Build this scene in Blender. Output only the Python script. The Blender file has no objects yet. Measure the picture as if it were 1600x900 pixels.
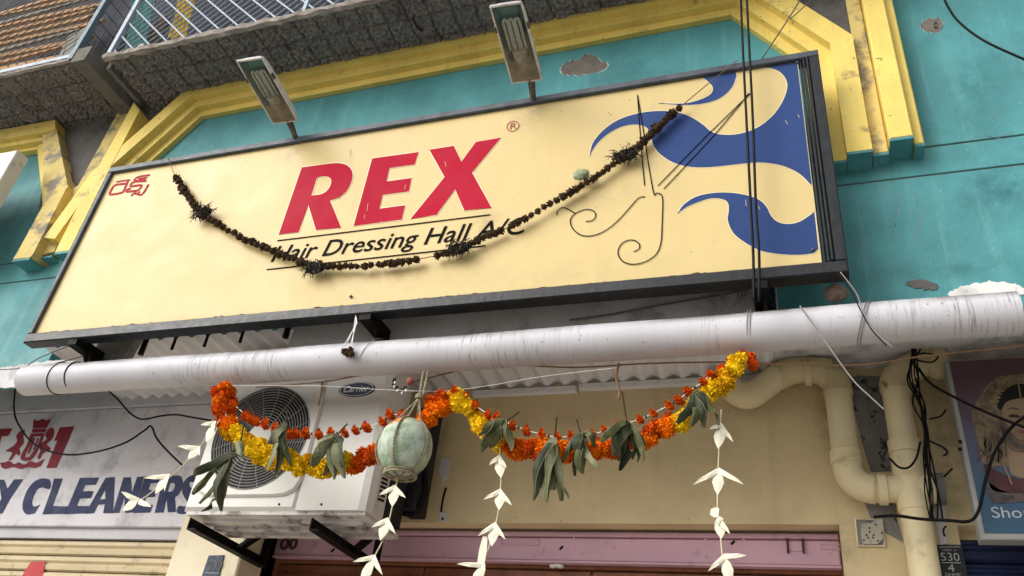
import bpy, math, random
import numpy as np
from mathutils import Vector, Matrix
from mathutils.geometry import tessellate_polygon
random.seed(7)
rng = np.random.default_rng(7)
sc = bpy.context.scene
col = sc.collection

# ------------------------------------------------------------------ camera
F = 1289.07
RM = np.array([[0.944490132, -0.086086340, -0.317060770],
               [0.310126027, 0.552159165, 0.773913499],
               [0.108444629, -0.829282460, 0.548206497]])   # camera axes -> world axes
CH = 1.6
cam_d = bpy.data.cameras.new('camera'); cam = bpy.data.objects.new('camera', cam_d); col.objects.link(cam)
cam_d.sensor_width = 36; cam_d.lens = 36 * F / 1600; cam_d.clip_start = 0.05; cam_d.clip_end = 2000
m = Matrix.Identity(4)
for i in range(3):
    m[i][0] = RM[i, 0]; m[i][1] = -RM[i, 1]; m[i][2] = -RM[i, 2]
m[2][3] = CH
cam.matrix_world = m
sc.camera = cam

# ------------------------------------------------------------------ sky, sun, exposure
SUN_EL, SUN_AZ = math.radians(33), math.radians(225)
w = bpy.data.worlds.new('World'); sc.world = w; w.use_nodes = True
nt = w.node_tree; nt.nodes.clear()
sky = nt.nodes.new('ShaderNodeTexSky'); sky.sky_type = 'NISHITA'; sky.sun_disc = False
sky.sun_elevation = SUN_EL; sky.sun_rotation = SUN_AZ; sky.dust_density = 6; sky.air_density = 1.2
hs = nt.nodes.new('ShaderNodeHueSaturation'); hs.inputs['Saturation'].default_value = 0.22
bg = nt.nodes.new('ShaderNodeBackground'); bg.inputs['Strength'].default_value = 0.15
wo = nt.nodes.new('ShaderNodeOutputWorld')
nt.links.new(sky.outputs[0], hs.inputs['Color']); nt.links.new(hs.outputs[0], bg.inputs[0]); nt.links.new(bg.outputs[0], wo.inputs[0])
sd = bpy.data.lights.new('sun', 'SUN'); sd.energy = 0.9; sd.angle = math.radians(85); sd.color = (1, 0.96, 0.9)
so = bpy.data.objects.new('sun', sd); col.objects.link(so); so.location = (0, -5, 12)
sdir = Vector((math.sin(SUN_AZ) * math.cos(SUN_EL), math.cos(SUN_AZ) * math.cos(SUN_EL), math.sin(SUN_EL)))
so.rotation_euler = sdir.to_track_quat('Z', 'Y').to_euler()
sc.view_settings.view_transform = 'Standard'; sc.view_settings.look = 'None'
sc.view_settings.gamma = 1; sc.view_settings.exposure = 0.38
sc.cycles.max_bounces = 8

# ------------------------------------------------------------------ geometry helpers
def ray(px, py):
    return RM @ np.array([(px - 800) / F, (py - 450) / F, 1.0])
def at(px, py, Y):
    d = ray(px, py); d = d * (Y / d[1]); return Vector((d[0], Y, d[2] + CH))
def atz(px, py, Z):                       # on the level Z (world)
    d = ray(px, py); d = d * ((Z - CH) / d[2]); return Vector((d[0], d[1], Z))
def mpp(px, py, Y):                       # metres per pixel there
    return Y / ray(px, py)[1] / F
def sp(pts, n=6, closed=False):
    P = [Vector(p) for p in pts]; N = len(P); out = []
    for i in range(N if closed else N - 1):
        if closed: a, b, c, d = P[i - 1], P[i], P[(i + 1) % N], P[(i + 2) % N]
        else: a, b, c, d = P[max(i - 1, 0)], P[i], P[i + 1], P[min(i + 2, N - 1)]
        for k in range(n):
            t = k / n
            out.append(0.5 * ((2 * b) + (c - a) * t + (2 * a - 5 * b + 4 * c - d) * t * t + (3 * b - a - 3 * c + d) * t ** 3))
    if not closed: out.append(P[-1])
    return out
def path(pts, Y, n=6):                    # pixel control points on the plane Y (or (px,py,Y) triples)
    return sp([at(p[0], p[1], p[2] if len(p) > 2 else Y) for p in pts], n)

def sm_(pts): return [(p.x + random.uniform(-0.8, 0.8), p.y) for p in sp([Vector((x, y, 0)) for x, y in pts], 4)]
class MB:
    def __init__(s): s.v = []; s.f = []
    def add(s, vs, fs):
        o = len(s.v); s.v += [tuple(p) for p in vs]; s.f += [tuple(i + o for i in f) for f in fs]; return s
    def box(s, x0, x1, y0, y1, z0, z1):
        return s.add([(x0, y0, z0), (x1, y0, z0), (x1, y1, z0), (x0, y1, z0), (x0, y0, z1), (x1, y0, z1), (x1, y1, z1), (x0, y1, z1)],
              [(0, 3, 2, 1), (4, 5, 6, 7), (0, 1, 5, 4), (1, 2, 6, 5), (2, 3, 7, 6), (3, 0, 4, 7)])
    def bbox(s, x0, x1, y0, y1, z0, z1, b):          # box with bevelled front (-Y) edges
        return s.add([(x0, y1, z0), (x1, y1, z0), (x1, y1, z1), (x0, y1, z1),
                      (x0, y0 + b, z0), (x1, y0 + b, z0), (x1, y0 + b, z1), (x0, y0 + b, z1),
                      (x0 + b, y0, z0 + b), (x1 - b, y0, z0 + b), (x1 - b, y0, z1 - b), (x0 + b, y0, z1 - b)],
              [(0, 1, 2, 3), (4, 5, 1, 0), (5, 6, 2, 1), (6, 7, 3, 2), (7, 4, 0, 3),
               (8, 9, 5, 4), (9, 10, 6, 5), (10, 11, 7, 6), (11, 8, 4, 7), (8, 11, 10, 9)])
    def obox(s, c, u, v, w_):                        # oriented box: centre and three half vectors
        c, u, v, w_ = Vector(c), Vector(u), Vector(v), Vector(w_); P = []
        for k in (-1, 1):
            for a, b in ((-1, -1), (1, -1), (1, 1), (-1, 1)): P.append(c + u * a + v * b + w_ * k)
        return s.add(P, [(0, 3, 2, 1), (4, 5, 6, 7), (0, 1, 5, 4), (1, 2, 6, 5), (2, 3, 7, 6), (3, 0, 4, 7)])
    def tube(s, pts, r, n=8, closed=False, caps=True):
        P = [Vector(p) for p in pts]; N = len(P)
        rr = r if hasattr(r, '__len__') else [r] * N
        T = []
        for i in range(N):
            a = P[(i - 1) % N] if closed or i else P[i]; b = P[(i + 1) % N] if closed or i < N - 1 else P[i]
            t = (b - a); T.append(t.normalized() if t.length > 1e-9 else Vector((0, 0, 1)))
        nrm = T[0].orthogonal().normalized(); vs = []
        for i in range(N):
            nrm = (nrm - T[i] * nrm.dot(T[i]))
            nrm = nrm.normalized() if nrm.length > 1e-6 else T[i].orthogonal().normalized()
            bn = T[i].cross(nrm)
            for k in range(n):
                a = 2 * math.pi * k / n; vs.append(P[i] + (nrm * math.cos(a) + bn * math.sin(a)) * rr[i])
        fs = []
        for i in range(N if closed else N - 1):
            j = (i + 1) % N
            for k in range(n): k2 = (k + 1) % n; fs.append((i * n + k, i * n + k2, j * n + k2, j * n + k))
        if caps and not closed: fs += [tuple(range(n))[::-1], tuple((N - 1) * n + k for k in range(n))]
        return s.add(vs, fs)
    def prism(s, pts, off):                          # ngon of 3D points swept by a vector
        P = [Vector(p) for p in pts]; off = Vector(off); n = len(P)
        tris = tessellate_polygon([P]); vs = P + [p + off for p in P]
        fs = [tuple(t) for t in tris] + [tuple(i + n for i in t[::-1]) for t in tris]
        fs += [(i, (i + 1) % n, (i + 1) % n + n, i + n) for i in range(n)]
        return s.add(vs, fs)
    def flat(s, loops, Y):                           # pixel loops (first outer, then holes) filled on plane Y
        L = [[at(p[0], p[1], Y) for p in lp] for lp in loops]
        vs = [p for lp in L for p in lp]
        return s.add(vs, [tuple(t) for t in tessellate_polygon(L)])
    def ribbon(s, pts, hw, nrm=(0, -1, 0)):          # flat strip along 3D points
        P = [Vector(p) for p in pts]; nrm = Vector(nrm); vs = []
        for i, p in enumerate(P):
            t = (P[min(i + 1, len(P) - 1)] - P[max(i - 1, 0)]).normalized(); b = t.cross(nrm).normalized()
            h = hw if not hasattr(hw, '__len__') else hw[i]
            vs += [p + b * h, p - b * h]
        return s.add(vs, [(2 * i, 2 * i + 1, 2 * i + 3, 2 * i + 2) for i in range(len(P) - 1)])
    def ball(s, c, rx, ry, rz, nu=10, nv=7, jit=0.0):
        c = Vector(c); vs = [c + Vector((0, 0, rz))]
        for j in range(1, nv):
            a = math.pi * j / nv
            for i in range(nu):
                b = 2 * math.pi * i / nu; k = 1 + random.uniform(-jit, jit)
                vs.append(c + Vector((rx * math.sin(a) * math.cos(b), ry * math.sin(a) * math.sin(b), rz * math.cos(a))) * k)
        vs.append(c - Vector((0, 0, rz))); L = len(vs) - 1; fs = []
        for i in range(nu): fs.append((0, 1 + i, 1 + (i + 1) % nu)); fs.append((L, 1 + (nv - 2) * nu + (i + 1) % nu, 1 + (nv - 2) * nu + i))
        for j in range(nv - 2):
            for i in range(nu):
                a = 1 + j * nu + i; b = 1 + j * nu + (i + 1) % nu; fs.append((a, a + nu, b + nu, b))
        return s.add(vs, fs)
    def mesh(s, name, mat, smooth=False, origin=None):
        o = Vector(origin) if origin is not None else Vector((0, 0, 0))
        me = bpy.data.meshes.new(name); me.from_pydata([tuple(Vector(p) - o) for p in s.v], [], s.f); me.update()
        if mat: me.materials.append(mat)
        if smooth:
            me.polygons.foreach_set('use_smooth', [True] * len(me.polygons))
            if smooth == 'auto': me.set_sharp_from_angle(angle=math.radians(35))
        return me
    def build(s, name, mat, parent=None, smooth=False, origin=None):
        if origin is None:
            a = np.array(s.v); origin = Vector(((a[:, 0].min() + a[:, 0].max()) / 2, (a[:, 1].min() + a[:, 1].max()) / 2, a[:, 2].min()))
        me = s.mesh(name, mat, smooth, origin)
        return link(name, me, origin, parent)
WL = {}
def link(name, me, loc, parent=None, rot=None, scale=None):
    o = bpy.data.objects.new(name, me); col.objects.link(o); loc = Vector(loc); WL[o.name] = loc
    if parent: o.parent = parent; o.location = loc - WL[parent.name]
    else: o.location = loc
    if rot is not None: o.rotation_euler = rot
    if scale is not None: o.scale = (scale,) * 3 if not hasattr(scale, '__len__') else scale
    return o
def thing(name, label, cat, loc, group=None):
    o = link(name, None, loc); o.empty_display_size = 0.05
    return tag(o, label, cat, group)
def tag(o, label=None, cat=None, group=None, kind=None):
    if label: o['label'] = label
    if cat: o['category'] = cat
    if group: o['group'] = group
    if kind: o['kind'] = kind
    return o
def text(body, X0, Z0, width, height, Y, shear=0.0, bold=0.0, spacing=1.0):
    cu = bpy.data.curves.new('t', 'FONT'); cu.body = body; cu.shear = shear; cu.offset = bold; cu.space_character = spacing
    cu.resolution_u = 4; o = bpy.data.objects.new('t', cu); col.objects.link(o)
    bpy.context.view_layer.update()
    me = bpy.data.meshes.new_from_object(o.evaluated_get(bpy.context.evaluated_depsgraph_get()))
    a = np.array([v.co[:] for v in me.vertices]); fs = [tuple(p.vertices) for p in me.polygons]
    bpy.data.objects.remove(o); bpy.data.curves.remove(cu); bpy.data.meshes.remove(me)
    cap = 0.729
    sx = width / (a[:, 0].max() - a[:, 0].min()); sz = height / cap
    mb = MB(); mb.add([(X0 + (p[0] - a[:, 0].min()) * sx, Y, Z0 + p[1] * sz) for p in a], fs)
    return mb
def ptext(body, bl, br, top, Y, **k):     # pixel baseline start, baseline end, and a cap-top pixel
    a, b, t = at(*bl, Y), at(*br, Y), at(*top, Y)
    return text(body, a.x, a.z, b.x - a.x, t.z - a.z, Y, **k)

# ------------------------------------------------------------------ materials
def L(r, g, b):
    return tuple(((c / 255) / 12.92 if c / 255 <= 0.04045 else ((c / 255 + 0.055) / 1.055) ** 2.4) for c in (r, g, b))
def pmat(name, c, rough=0.7, var=0.12, scale=6, bump=0.0, bscale=60, dirt=None, damt=0.5, dscale=5, dlo=0.52, dhi=0.68,
         streak=None, samt=0.5, sscale=40, slo=0.55, shi=0.75, metal=0.0, spec=0.22, trans=0.0, speck=None, spamt=0.7, spscale=120, splo=0.7, stains=(), bdist=0.004):
    mt = bpy.data.materials.new(name); mt.use_nodes = True; n = mt.node_tree.nodes; l = mt.node_tree.links
    p = n['Principled BSDF']; p.inputs['Roughness'].default_value = rough; p.inputs['Metallic'].default_value = metal
    p.inputs['Specular IOR Level'].default_value = spec
    if trans: p.inputs['Transmission Weight'].default_value = trans
    g = n.new('ShaderNodeNewGeometry')
    def noise(sc_, det=6, vec=None, rgh=0.6):
        t = n.new('ShaderNodeTexNoise'); t.inputs['Scale'].default_value = sc_; t.inputs['Detail'].default_value = det
        t.inputs['Roughness'].default_value = rgh; l.new(vec or g.outputs['Position'], t.inputs['Vector']); return t.outputs['Fac']
    def rmp(v, lo, hi, a=0.0, b=1.0):
        t = n.new('ShaderNodeMapRange'); t.inputs[1].default_value = lo; t.inputs[2].default_value = hi
        t.inputs[3].default_value = a; t.inputs[4].default_value = b; l.new(v, t.inputs[0]); return t.outputs[0]
    def mix(f, a, b):
        t = n.new('ShaderNodeMix'); t.data_type = 'RGBA'; l.new(f, t.inputs[0])
        for s_, q in ((6, a), (7, b)):
            if isinstance(q, tuple): t.inputs[s_].default_value = (*q[:3], 1)
            else: l.new(q, t.inputs[s_])
        return t.outputs[2]
    dk = tuple(x * (1 - var) for x in c); lt = tuple(min(1, x * (1 + var * 0.6)) for x in c)
    cc = mix(rmp(noise(scale), 0.3, 0.7), dk, lt)
    if dirt:
        cc = mix(rmp(noise(dscale, 9, None, 0.68), dlo, dhi, 0, damt), cc, dirt)
    if streak:
        mp = n.new('ShaderNodeMapping'); mp.inputs['Scale'].default_value = (sscale, sscale * 0.25, sscale * 0.06)
        l.new(g.outputs['Position'], mp.inputs['Vector'])
        cc = mix(rmp(noise(1.0, 8, mp.outputs[0], 0.7), slo, shi, 0, samt), cc, streak)
    if speck: cc = mix(rmp(noise(spscale, 3, None, 0.5), splo, splo + 0.04, 0, spamt), cc, speck)
    for (sp_, sr, sc_, sa) in stains:          # a smear of grime at one place
        d_ = n.new('ShaderNodeVectorMath'); d_.operation = 'SUBTRACT'; l.new(g.outputs['Position'], d_.inputs[0]); d_.inputs[1].default_value = sp_
        e_ = n.new('ShaderNodeVectorMath'); e_.operation = 'DIVIDE'; l.new(d_.outputs[0], e_.inputs[0]); e_.inputs[1].default_value = sr
        f_ = n.new('ShaderNodeVectorMath'); f_.operation = 'LENGTH'; l.new(e_.outputs[0], f_.inputs[0])
        q_ = n.new('ShaderNodeMath'); q_.operation = 'MULTIPLY'; l.new(rmp(f_.outputs['Value'], 1.0, 0.1, 0, sa), q_.inputs[0]); l.new(rmp(noise(14, 9, None, 0.7), 0.38, 0.62), q_.inputs[1])
        cc = mix(q_.outputs[0], cc, sc_)
    l.new(cc, p.inputs['Base Color'])
    l.new(rmp(noise(scale * 3), 0.3, 0.7, max(0.02, rough - 0.08), min(1, rough + 0.1)), p.inputs['Roughness'])
    if bump:
        b = n.new('ShaderNodeBump'); b.inputs['Strength'].default_value = min(1, bump); b.inputs['Distance'].default_value = bdist * max(1, bump)
        l.new(noise(bscale, 8), b.inputs['Height']); l.new(b.outputs[0], p.inputs['Normal'])
    return mt
DK = (0.03, 0.027, 0.024)
M = dict(
 teal=pmat('teal_paint', (0.085, 0.295, 0.315), 0.55, 0.24, 3, 0.7, 34, speck=(0.45, 0.55, 0.53), spamt=0.6, spscale=70, splo=0.72, dirt=(0.03, 0.13, 0.14), damt=0.6, dscale=2.6, dlo=0.48, dhi=0.72, streak=(0.17, 0.40, 0.40), samt=0.5, sscale=16, slo=0.52, shi=0.72,
   stains=[(tuple(at(1570, 290, 2.26)), (0.16, 0.3, 0.13), (0.02, 0.10, 0.13), 0.7), (tuple(at(1520, 150, 2.26)), (0.10, 0.3, 0.25), (0.03, 0.14, 0.15), 0.6), (tuple(at(1480, 420, 2.26)), (0.35, 0.3, 0.05), (0.03, 0.12, 0.12), 0.6), (tuple(at(60, 560, 2.26)), (0.4, 0.3, 0.08), (0.2, 0.34, 0.33), 0.7)]),
 yellow=pmat('yellow_paint', (0.82, 0.63, 0.17), 0.6, 0.14, 5, 0.5, 45, speck=(0.12, 0.10, 0.08), spamt=0.8, spscale=45, splo=0.70, dirt=(0.22, 0.17, 0.10), damt=0.7, dscale=9, dlo=0.6, dhi=0.68, streak=(0.40, 0.29, 0.08), samt=0.4, sscale=25),
 yellow_worn=pmat('worn_yellow_paint', (0.70, 0.55, 0.20), 0.7, 0.2, 5, 0.5, 50, dirt=(0.20, 0.18, 0.16), damt=0.9, dscale=6, dlo=0.50, dhi=0.60, streak=(0.30, 0.26, 0.2), samt=0.5, sscale=25),
 plaster=pmat('grey_cement', (0.15, 0.14, 0.13), 0.9, 0.3, 5, 0.6, 70, dirt=(0.05, 0.05, 0.048), damt=0.7, dscale=4),
 bare=pmat('bare_plaster', (0.20, 0.175, 0.155), 0.95, 0.3, 20, 1.0, 90),
 rim=pmat('chipped_rim', (0.5, 0.62, 0.6), 0.8, 0.1),
 soffit=pmat('rough_concrete', (0.25, 0.23, 0.215), 0.95, 0.45, 60, 0.5, 150, dirt=(0.09, 0.08, 0.075), damt=0.7, dscale=9),
 concrete=pmat('stained_concrete', (0.19, 0.175, 0.155), 0.95, 0.3, 8, 0.8, 60, dirt=(0.04, 0.035, 0.03), damt=0.8, dscale=8),
 ledge=pmat('ledge_concrete', (0.36, 0.32, 0.29), 0.95, 0.3, 12, 0.8, 60, dirt=(0.15, 0.09, 0.07), damt=0.7, dscale=10),
 sign=pmat('cream_vinyl', (0.64, 0.50, 0.232), 0.36, 0.05, 2, 0.5, 3.5, bdist=0.010, spec=0.16, streak=(0.50, 0.38, 0.2), samt=0.38, sscale=11, slo=0.56, shi=0.8, dirt=(0.35, 0.26, 0.14), damt=0.3, dscale=26, dlo=0.66, dhi=0.75,
   speck=(0.16, 0.11, 0.06), spamt=0.6, spscale=55, splo=0.735,
   stains=[(tuple(at(828, 172, 2.06)), (0.10, 0.2, 0.13), (0.30, 0.24, 0.15), 0.7), (tuple(at(452, 232, 2.06)), (0.09, 0.2, 0.14), (0.36, 0.28, 0.17), 0.6), (tuple(at(760, 345, 2.06)), (0.09, 0.2, 0.07), (0.30, 0.22, 0.12), 0.6),
           (tuple(at(930, 300, 2.06)), (0.2, 0.2, 0.10), (0.45, 0.33, 0.17), 0.6), (tuple(at(600, 435, 2.06)), (0.5, 0.2, 0.10), (0.48, 0.35, 0.17), 0.5), (tuple(at(900, 425, 2.06)), (0.6, 0.2, 0.07), (0.5, 0.38, 0.2), 0.5), (tuple(at(300, 500, 2.06)), (0.5, 0.2, 0.05), (0.5, 0.38, 0.2), 0.4)]),
 signpale=pmat('pale_outline', (0.75, 0.64, 0.40), 0.35, 0.03),
 red=pmat('red_print', (0.43, 0.006, 0.03), 0.5, 0.10, 3, 0.5, 3.5, bdist=0.010, spec=0.05, dirt=(0.40, 0.012, 0.04), damt=0.5, dscale=5),
 blue=pmat('blue_print', (0.036, 0.068, 0.195), 0.5, 0.12, 3, 0.5, 3.5, bdist=0.010, spec=0.05, dirt=(0.16, 0.2, 0.4), damt=0.5, dscale=30, dlo=0.66, dhi=0.72),
 ink=pmat('black_print', (0.007, 0.006, 0.007), 0.6, 0.1, spec=0.03),
 brownink=pmat('brown_print', (0.33, 0.05, 0.03), 0.4, 0.1),
 frame=pmat('black_painted_frame', (0.011, 0.013, 0.016), 0.35, 0.4, 12, 0.4, 50, dirt=(0.028, 0.028, 0.03), damt=0.5, dscale=14, dlo=0.56, dhi=0.66, spec=0.3),
 framegrey=pmat('weathered_grey_frame', (0.075, 0.09, 0.11), 0.45, 0.25, 10, 0.3, 50, dirt=(0.03, 0.03, 0.035), damt=0.7, dscale=12),
 white_pvc=pmat('white_pvc', (0.60, 0.59, 0.635), 0.42, 0.06, 5, 0.05, 30, dirt=(0.16, 0.14, 0.13), damt=0.65, dscale=55, dlo=0.62, dhi=0.72, streak=(0.17, 0.15, 0.14), samt=0.75, sscale=70, slo=0.60, shi=0.74),
 whitewall=pmat('dirty_whitewash', (0.62, 0.61, 0.62), 0.85, 0.15, 5, 0.5, 60, dirt=(0.13, 0.12, 0.115), damt=0.7, dscale=6),
 sheet=pmat('white_corrugated_sheet', (0.74, 0.73, 0.74), 0.5, 0.1, 5, streak=(0.3, 0.28, 0.26), samt=0.4, sscale=20),
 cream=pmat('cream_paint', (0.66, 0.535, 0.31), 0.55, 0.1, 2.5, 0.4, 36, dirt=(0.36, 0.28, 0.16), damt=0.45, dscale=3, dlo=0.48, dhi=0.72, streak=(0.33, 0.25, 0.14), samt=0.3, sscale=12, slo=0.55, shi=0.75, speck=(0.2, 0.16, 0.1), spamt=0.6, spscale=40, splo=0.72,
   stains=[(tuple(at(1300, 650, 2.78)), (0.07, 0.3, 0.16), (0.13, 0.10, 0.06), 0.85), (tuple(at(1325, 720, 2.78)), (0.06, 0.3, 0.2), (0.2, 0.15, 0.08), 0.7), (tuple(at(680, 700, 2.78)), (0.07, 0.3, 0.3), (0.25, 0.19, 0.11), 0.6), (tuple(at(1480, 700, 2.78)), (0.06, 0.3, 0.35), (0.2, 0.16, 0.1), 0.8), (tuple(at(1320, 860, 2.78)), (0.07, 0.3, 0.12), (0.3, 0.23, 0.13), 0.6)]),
 creamlit=pmat('lit_cream_paint', (0.74, 0.66, 0.48), 0.6, 0.1, 4, 0.9, 35, dirt=(0.4, 0.34, 0.24), damt=0.4, dscale=6),  # lit copy of the cream, stronger daylight put into its colour
 mildew=pmat('mildewed_cement', (0.24, 0.23, 0.225), 0.95, 0.35, 9, 1.0, 60, dirt=(0.012, 0.012, 0.012), damt=0.9, dscale=26, dlo=0.56, dhi=0.62),
 pink=pmat('pink_painted_metal', (0.60, 0.37, 0.45), 0.42, 0.1, 5, 0.15, 30, dirt=(0.17, 0.09, 0.1), damt=0.5, dscale=14, dlo=0.58, dhi=0.7),
 rust=pmat('rust', (0.08, 0.03, 0.03), 0.9, 0.4, 40, 0.6, 80),
 wood=pmat('varnished_wood', (0.22, 0.08, 0.04), 0.38, 0.35, 18, 0.2, 40, streak=(0.05, 0.02, 0.012), samt=0.6, sscale=8),
 acwhite=pmat('ac_white', (0.68, 0.67, 0.63), 0.42, 0.05, 4, dirt=(0.36, 0.32, 0.26), damt=0.4, dscale=16, dlo=0.58, dhi=0.75),
 acdark=pmat('ac_dark', (0.018, 0.018, 0.02), 0.6, 0.3),
 acwire=pmat('grille_wire', (0.27, 0.27, 0.26), 0.5, 0.1),
 tray=pmat('rusty_white_tray', (0.62, 0.6, 0.58), 0.6, 0.2, 12, 0.2, 40, dirt=(0.09, 0.07, 0.06), damt=0.8, dscale=16, dlo=0.5, dhi=0.62),
 iron=pmat('black_iron', (0.009, 0.008, 0.008), 0.6, 0.4, 20, 0.4, 60, spec=0.12),
 navy=pmat('navy_badge', (0.012, 0.018, 0.06), 0.3, 0.1),
 silver=pmat('silver_print', (0.75, 0.75, 0.76), 0.35, 0.03),
 board=pmat('painted_board', (0.63, 0.61, 0.635), 0.7, 0.12, 3.5, 0.3, 50, dirt=(0.22, 0.21, 0.22), damt=0.55, dscale=9, dlo=0.5, dhi=0.68),
 boardtop=pmat('grey_board_band', (0.52, 0.51, 0.53), 0.7, 0.12, 4, 0.2, 50, dirt=(0.28, 0.26, 0.25), damt=0.5, dscale=7),
 boardblue=pmat('dark_blue_brushed_paint', (0.017, 0.026, 0.082), 0.6, 0.3, 5, dirt=(0.16, 0.24, 0.42), damt=0.55, dscale=6, dlo=0.62, dhi=0.75),
 boardred=pmat('maroon_brushed_paint', (0.23, 0.016, 0.03), 0.6, 0.3, 20),
 shutter=pmat('cream_shutter', (0.56, 0.46, 0.29), 0.5, 0.1, 5, 0.15, 40, dirt=(0.2, 0.14, 0.08), damt=0.6, dscale=11, dlo=0.56, dhi=0.66),
 shutred=pmat('red_shutter_paint', (0.42, 0.03, 0.035), 0.5, 0.15),
 bluesh=pmat('navy_shutter', (0.018, 0.026, 0.075), 0.38, 0.3, 6),
 bluesh2=pmat('navy_shutter_light', (0.05, 0.07, 0.17), 0.4, 0.3, 6),
 upvc=pmat('cream_painted_pvc', (0.68, 0.58, 0.36), 0.42, 0.07, 4, 0.1, 40, dirt=(0.25, 0.19, 0.1), damt=0.5, dscale=9, dlo=0.56, dhi=0.7),
 upvcold=pmat('grimy_cream_pvc', (0.56, 0.46, 0.27), 0.6, 0.12, 8, 0.5, 40, dirt=(0.05, 0.045, 0.035), damt=0.9, dscale=12, dlo=0.57, dhi=0.64),
 capgrey=pmat('grey_cap', (0.13, 0.13, 0.125), 0.7, 0.2),
 cable=pmat('black_cable', (0.006, 0.006, 0.0065), 0.5, 0.2, spec=0.12),
 wirewhite=pmat('pale_wire', (0.24, 0.23, 0.215), 0.6, 0.2),
 thread=pmat('white_thread', (0.75, 0.74, 0.72), 0.8, 0.1),
 rope=pmat('jute_rope', (0.34, 0.30, 0.20), 0.9, 0.35, 60),
 string=pmat('brown_string', (0.22, 0.13, 0.07), 0.9, 0.3),
 orange=pmat('orange_marigold', (0.85, 0.21, 0.006), 0.95, 0.3, 45, spec=0.05),
 dorange=pmat('deep_orange_marigold', (0.62, 0.095, 0.008), 0.95, 0.4, 45, spec=0.05),
 yel=pmat('yellow_marigold', (0.88, 0.60, 0.015), 0.95, 0.25, 45, spec=0.05),
 ochre=pmat('ochre_marigold', (0.66, 0.36, 0.008), 0.95, 0.35, 45, spec=0.05),
 calyx=pmat('calyx_green', (0.03, 0.04, 0.012), 0.8, 0.3),
 leaf=pmat('dry_mango_leaf', (0.098, 0.105, 0.045), 0.6, 0.4, 35, 0.3, 120, dirt=(0.045, 0.045, 0.02), damt=0.7, dscale=30),
 leaf2=pmat('pale_mango_leaf', (0.20, 0.21, 0.115), 0.6, 0.3, 30, 0.3, 120, dirt=(0.09, 0.09, 0.04), damt=0.6, dscale=30),
 leaf3=pmat('darkened_mango_leaf', (0.04, 0.048, 0.024), 0.6, 0.4, 35, 0.3, 120),
 vein=pmat('leaf_vein', (0.26, 0.27, 0.16), 0.6, 0.2),
 twig=pmat('twig', (0.05, 0.035, 0.02), 0.85, 0.3),
 palm=pmat('pale_palm_leaf', (0.74, 0.71, 0.56), 0.6, 0.1, 25),
 palmrib=pmat('palm_rib', (0.55, 0.50, 0.33), 0.6, 0.2),
 dry=pmat('withered_flower', (0.055, 0.031, 0.013), 0.95, 0.5, 70, 0.6, 120),
 drydark=pmat('withered_leaf_strands', (0.022, 0.018, 0.014), 0.9, 0.5, 60),
 drygrey=pmat('grey_dry_fibre', (0.11, 0.10, 0.09), 0.9, 0.4, 60),
 pouch=pmat('crumpled_green_film', (0.30, 0.34, 0.20), 0.35, 0.35, 25, 0.5, 60),
 stone=pmat('mortar_lump', (0.27, 0.21, 0.17), 0.95, 0.35, 25, 1.0, 60),
 galv=pmat('lamp_housing', (0.66, 0.66, 0.66), 0.35, 0.08, 8, dirt=(0.2, 0.17, 0.13), damt=0.5, dscale=18),
 reflector=pmat('lamp_reflector', (0.11, 0.23, 0.24), 0.35, 0.25, 8, metal=0.4),
 tubewhite=pmat('lamp_tube', (0.58, 0.58, 0.54), 0.3, 0.05),
 rustarm=pmat('grey_rusty_arm', (0.12, 0.10, 0.085), 0.8, 0.4, 30, 0.5, 60),
 bluebar=pmat('pale_blue_paint', (0.36, 0.43, 0.52), 0.5, 0.15, 15, dirt=(0.12, 0.1, 0.09), damt=0.5, dscale=30),
 steelbar=pmat('grey_blue_steel', (0.12, 0.19, 0.24), 0.5, 0.2, 15),
 wire=pmat('dull_wire', (0.13, 0.125, 0.11), 0.7, 0.3),
 plank=pmat('orange_brown_plank', (0.46, 0.27, 0.13), 0.8, 0.35, 8, dirt=(0.2, 0.12, 0.07), damt=0.8, dscale=9, streak=(0.22, 0.12, 0.06), samt=0.6, sscale=10),
 plankgrey=pmat('grey_plank', (0.26, 0.25, 0.22), 0.8, 0.25, 8),
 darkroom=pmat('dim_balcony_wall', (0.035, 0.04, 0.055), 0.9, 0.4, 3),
 clothteal=pmat('teal_cloth', (0.06, 0.22, 0.20), 0.9, 0.3),
 clothyel=pmat('yellow_cloth', (0.55, 0.38, 0.04), 0.9, 0.4, 20),
 clothred=pmat('maroon_cloth', (0.16, 0.02, 0.03), 0.9, 0.3),
 white=pmat('white_paint', (0.72, 0.72, 0.70), 0.6, 0.08, 8, 0.3, 50, dirt=(0.3, 0.28, 0.25), damt=0.5, dscale=12),
 posterw=pmat('poster_edge', (0.30, 0.30, 0.285), 0.6, 0.15),
 skin=pmat('poster_skin', (0.24, 0.165, 0.10), 0.4, 0.1, 8),
 veil=pmat('poster_veil', (0.20, 0.145, 0.085), 0.4, 0.4, 40, dirt=(0.08, 0.05, 0.03), damt=0.8, dscale=60, dlo=0.5, dhi=0.6),
 hair=pmat('poster_hair', (0.008, 0.007, 0.007), 0.4, 0.2),
 skinshade=pmat('poster_skin_tone', (0.15, 0.095, 0.055), 0.4, 0.15, 20),
 maroon=pmat('poster_maroon', (0.07, 0.025, 0.025), 0.4, 0.3, 30),
 pdark=pmat('poster_skirt', (0.09, 0.07, 0.065), 0.4, 0.6, 50, dirt=(0.015, 0.012, 0.012), damt=0.9, dscale=40),
 ptext=pmat('poster_lettering', (0.36, 0.42, 0.46), 0.4, 0.05),
 lip=pmat('poster_lip', (0.22, 0.07, 0.06), 0.4, 0.1),
 plate=pmat('black_number_plate', (0.016, 0.018, 0.022), 0.4, 0.2, 20),
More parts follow.
